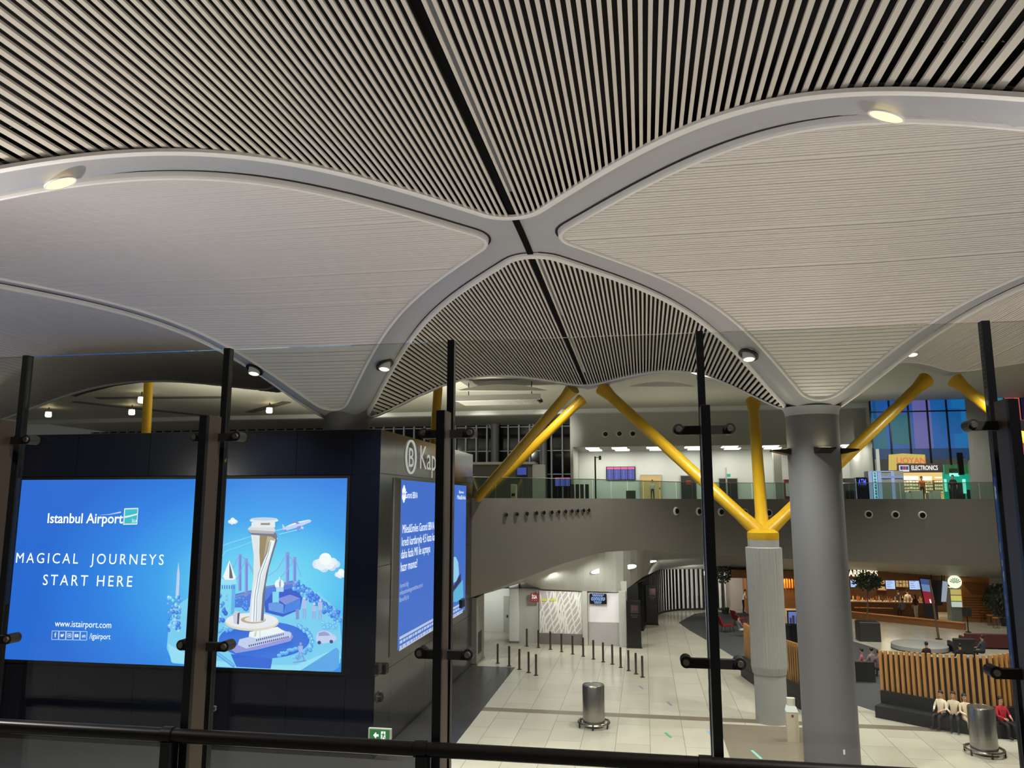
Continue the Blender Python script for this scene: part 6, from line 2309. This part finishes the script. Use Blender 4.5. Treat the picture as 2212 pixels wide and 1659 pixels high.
def person(label, base, face, pose, shirt, legs, hair=(30, 24, 20), long_hair=False, h=1.7, shoe=(30, 28, 28), tilt=0.0):
    """one continuous body grown round a skeleton; hair and shoes are parts"""
    k = h / 1.75
    hip = 0.92 if pose != 'sit' else 0.50
    lean = {'stand': 0.0, 'sit': -0.06, 'lean': 0.16}[pose] + tilt
    V, E, R, B = [], [], [], []

    def v(x, y, z, r, b, link=None):
        V.append(Vector((x, y, z)) * k)
        R.append(r * k)
        B.append(b)
        if link is not None:
            E.append((link, len(V) - 1))
        return len(V) - 1
    S_, L_, H_ = 1, 2, 0          # material slots: shirt, legs, skin
    pel = v(0, 0, hip, .125, L_)
    wst = v(0, lean * .35, hip + .18, .115, S_, pel)
    cst = v(0, lean * .8, hip + .40, .135, S_, wst)
    nk0 = v(0, lean, hip + .54, .075, S_, cst)
    nk = v(0, lean * 1.1, hip + .60, .05, H_, nk0)
    hd0 = v(0, lean * 1.15 + .02, hip + .68, .075, H_, nk)
    hd1 = v(0, lean * 1.2 + .02, hip + .77, .088, H_, hd0)
    v(0, lean * 1.2 + .005, hip + .83, .065, H_, hd1)
    v(0, lean * 1.15 + .105, hip + .715, .016, H_, hd0)       # nose
    tips = []
    for s in (-1, 1):
        sh = v(s * .17, lean * .95, hip + .48, .062, S_, cst)
        if pose == 'sit' or pose == 'lean':
            el = v(s * .24, lean + .10, hip + .22, .046, S_, sh)
            wr = v(s * .14, lean + .32, hip + .17, .032, H_ if s < 0 else S_, el)
            fd = Vector((-s * .25, .9, -.15))
        else:
            el = v(s * .235, lean - .02, hip + .21, .045, S_, sh)
            wr = v(s * .235, lean + .07, hip - .03, .032, H_, el)
            fd = Vector((0, .2, -1))
        fd = fd.normalized()
        w0 = V[wr] / k
        pm = w0 + fd * .07
        ph = v(pm.x, pm.y, pm.z, .030, H_, wr)
        sd = fd.cross(Vector((s, 0, .3))).normalized()
        for i, (o_, ln) in enumerate(((-.030, .070), (-.010, .085), (.010, .080), (.029, .062))):
            q = pm + fd * .03 + sd * o_
            a_ = v(q.x, q.y, q.z, .0095, H_, ph)
            q2 = q + fd * ln * .55 + Vector((-s * .004, .004, 0))
            b_ = v(q2.x, q2.y, q2.z, .0088, H_, a_)
            q3 = q2 + (fd * .8 + Vector((-s * .5, .2, 0))).normalized() * ln * .45
            v(q3.x, q3.y, q3.z, .0078, H_, b_)
        q = pm - sd * .035 + Vector((-s * .012, .01, 0))
        a_ = v(q.x, q.y, q.z, .0105, H_, ph)
        q2 = q + fd * .04 - sd * .015
        v(q2.x, q2.y, q2.z, .009, H_, a_)
        hp = v(s * .095, .0, hip - .05, .09, L_, pel)
        if pose == 'sit':
            kn = v(s * .12, .42, hip - .02, .065, L_, hp)
            an = v(s * .12, .44, .09, .045, L_, kn)
        elif pose == 'lean':
            kn = v(s * .10, .03, .49, .065, L_, hp)
            an = v(s * .10, -.02, .09, .045, L_, kn)
        else:
            kn = v(s * .105, .02 + .03 * s, .49, .065, L_, hp)
            an = v(s * .11, -.01 + .06 * s, .09, .045, L_, kn)
        p_ = V[an] / k
        v(p_.x, p_.y + .02, .045, .042, L_, an)
    me = bpy.data.meshes.new('person')
    me.from_pydata([tuple(q) for q in V], E, [])
    ob = bpy.data.objects.new('person', me)
    COL.objects.link(ob)
    sk = ob.modifiers.new('skin', 'SKIN')
    sk.use_smooth_shade = True
    for i, d in enumerate(me.skin_vertices[0].data):
        d.radius = (R[i], R[i])
        d.use_root = (i == 0)
    sb = ob.modifiers.new('sub', 'SUBSURF')
    sb.levels = 1
    sb.render_levels = 1
    dg = bpy.context.evaluated_depsgraph_get()
    m2 = bpy.data.meshes.new_from_object(ob.evaluated_get(dg))
    bpy.data.objects.remove(ob)
    bpy.data.meshes.remove(me)
    m2.name = 'person'
    for c_ in (None, shirt, legs):
        m2.materials.append(SKIN if c_ is None else mat('cloth_%d_%d_%d' % c_, c_, 0.8))
    for pl in m2.polygons:
        c_ = pl.center
        best, bi = 1e9, 0
        for (i, j) in E:
            a_, b_ = V[i], V[j]
            d = b_ - a_
            t_ = max(0, min(1, (c_ - a_).dot(d) / max(d.length_squared, 1e-9)))
            ds = (c_ - a_ - d * t_).length - (R[i] * (1 - t_) + R[j] * t_) * .6
            if ds < best:
                best, bi = ds, (B[j] if t_ > .25 else B[i])
        pl.material_index = bi
        pl.use_smooth = True
    o = bpy.data.objects.new('person', m2)
    COL.objects.link(o)
    o.location = base
    o.rotation_euler = (0, 0, face)
    tag(o, label, 'person')
    hc = V[hd1]
    mh = MB()
    mh.ball(hc + Vector((0, -.018, .025)) * k, .103 * k, 14, sq=(.92, 1.0, 1.0))
    for vi, q in enumerate(mh.v):       # leave the face free
        if q[1] > hc.y + .03 * k and q[2] < hc.z + .045 * k:
            mh.v[vi] = (q[0] * .85, hc.y + .02 * k, q[2])
    if long_hair:
        mh.path([hc + Vector((0, -.05, .02)) * k, hc + Vector((0, -.085, -.12)) * k, hc + Vector((0, -.10, -.30)) * k], [.085 * k, .075 * k, .04 * k], 10)
    fy = hc.y + .078 * k
    me_, mm_, mo_ = MB(), MB(), MB()
    for s in (-1, 1):
        me_.ball((s * .034 * k, fy, hc.z - .022 * k), .013 * k, 8)
        mo_.ball((s * .086 * k, hc.y - .005 * k, hc.z - .035 * k), .024 * k, 8, sq=(.4, .8, 1.2))
    mm_.ball((0, fy + .002 * k, hc.z - .085 * k), .024 * k, 8, sq=(1, .4, .35))
    for nm_, mb_, mt_ in (('eyes', me_, M_dark), ('mouth', mm_, mat('lips', (150, 84, 78), 0.5)), ('ears', mo_, SKIN)):
        fo = mb_.build(nm_, mt_, smooth=True)
        fo.parent = o
    hr = mh.build('hair', mat('hair_%d_%d_%d' % hair, hair, 0.6), smooth=True)
    hr.parent = o
    for s in (-1, 1):
        an = [V[i] for i in range(len(V)) if abs(V[i].z - .045 * k) < 1e-6][0 if s < 0 else 1]
        mm = MB()
        mm.path([an + Vector((0, -.06, -.0)) * k, an + Vector((0, .04, -.003)) * k, an + Vector((0, .15, -.012)) * k], [.046 * k, .048 * k, .034 * k], 10)
        so = mm.build('shoe', mat('shoe_%d_%d_%d' % shoe, shoe, 0.5), smooth=True)
        so.parent = o
    return o


def toward(dx, dy):
    return math.atan2(-dx, dy)


q = at_y(1410, 1079, 70.2)
person('person in pale top and dark trousers standing before the tan upper door', (q.x, 70.2, FZ), PI, 'stand', (196, 196, 184), (70, 84, 78), h=1.72)
q = at_y(1606, 1320, 63.0)
person('person in white top and black apron bending left of the yellow column', (q.x, 63.0, 0), -PI / 2, 'lean', (214, 206, 196), (26, 24, 26), h=1.7)
q = at_z(1980, 1336)
person('person with long hair, dark red top and pale trousers at the coffee counter', (q.x, q.y, 0), 0.3, 'stand', (84, 34, 32), (206, 196, 180), long_hair=True, hair=(60, 26, 18), h=1.66)
q = at_z(1962, 1327)
person('person in a white shirt and black trousers standing at the coffee counter', (q.x, q.y - .2, 0), 0.1, 'stand', (224, 220, 214), (26, 24, 24), h=1.78)
q = at_z(1944, 1327)
person('person all in black standing left of the one in the white shirt', (q.x, q.y, 0), -0.3, 'stand', (22, 22, 26), (22, 22, 24), h=1.72)
q = at_z(1935, 1330)
person('person in grey jacket sitting at the coffee counter beside the one in black', (q.x, 61.6, 0.18), 0.2, 'sit', (120, 116, 116), (40, 38, 40), h=1.66)
# green shop shopper, clerk in orange
q = at_y(2062, 1080, 62.6)
person('person in a dark top with pink bag straps walking before the green shop', (q.x, 62.6, FZ), PI - .4, 'stand', (40, 26, 34), (70, 56, 66), h=1.75)
q = at_y(1994, 1080, 63.7)
person('person in an orange top standing in the yellow electronics shop', (q.x, 63.7, FZ), PI, 'stand', (230, 110, 30), (60, 54, 60), h=1.7)


# on the right banquette
def to_px(P):
    v = P - EYE
    rt = v.x * math.cos(A) + v.y * math.sin(A)
    fw = -v.x * math.sin(A) + v.y * math.cos(A)
    return 1106 + F * rt / (fw * math.cos(TH) + v.z * math.sin(TH))


for (px, py, lab, sh, lg, hr, lh, fc, sz) in (
        (2028, 1490, 'person in white top with black hair, leftmost sitter on the long banquette', (226, 212, 186), (36, 32, 34), (14, 12, 12), False, 2.5, 1.66),
        (2066, 1496, 'person in a white and black jacket sitting in the middle of the long banquette', (214, 198, 172), (30, 28, 30), (20, 14, 12), False, 2.9, 1.7),
        (2092, 1502, 'person in a cream jacket leaning toward the neighbour on the long banquette', (224, 204, 172), (206, 186, 160), (18, 14, 14), True, 3.4, 1.66),
        (2164, 1503, 'person in red jacket sitting on the long banquette behind the steel drum', (170, 30, 44), (40, 30, 34), (16, 12, 12), False, 3.0, 1.7)):
    best = None
    r = BQ['long']
    for k in range(1, len(r) - 1):
        d = (r[k + 1] - r[k - 1]).normalized()
        n = Vector((d.y, -d.x, 0))
        q = r[k] + n * 0.62
        x = to_px(Vector((q.x, q.y, 1.0)))
        if best is None or abs(x - px) < best[0]:
            best = (abs(x - px), q, n)
    q, n = best[1], best[2]
    person(lab, (q.x, q.y, 0.05), math.atan2(-n.x, n.y) + fc - 2.8, 'sit', sh, lg, hr, lh, sz)
# behind the banquette, seen from the back
for (px, py, lab, sh, hr, fc, pose) in (
        (2002, 1424, 'person in a dark jacket sitting behind the long banquette near the grey platform', (52, 26, 24), (16, 12, 12), 0.2, 'sit'),
        (2075, 1428, 'person in dark clothes sitting behind the banquette beside the dark armchair', (34, 20, 20), (14, 12, 14), 0.1, 'sit'),
        (2122, 1408, 'person in a grey blue jacket sitting on the red sofa at the right', (70, 74, 80), (16, 14, 14), 0.5, 'sit'),
        (1860, 1440, 'person in a pink top sitting on the low black bench, nearest the grey column', (176, 96, 106), (22, 16, 14), 1.2, 'sit'),
        (1882, 1438, 'person in a grey top sitting on the low black bench, second from the grey column', (150, 132, 128), (22, 16, 14), 0.6, 'sit'),
        (1898, 1444, 'person in a mauve top sitting at the right end of the low black bench', (112, 82, 92), (26, 18, 16), 0.2, 'sit'),
        (1598, 1360, 'person with white trousers lying back in a red lounge chair', (120, 110, 110), (30, 22, 20), -1.2, 'sit')):
    q = at_z(px, py, 0.45)
    person(lab, (q.x, q.y, 0.0), fc, pose, sh, (206, 200, 190) if px == 1598 else (40, 34, 36), hr, False, 1.68)
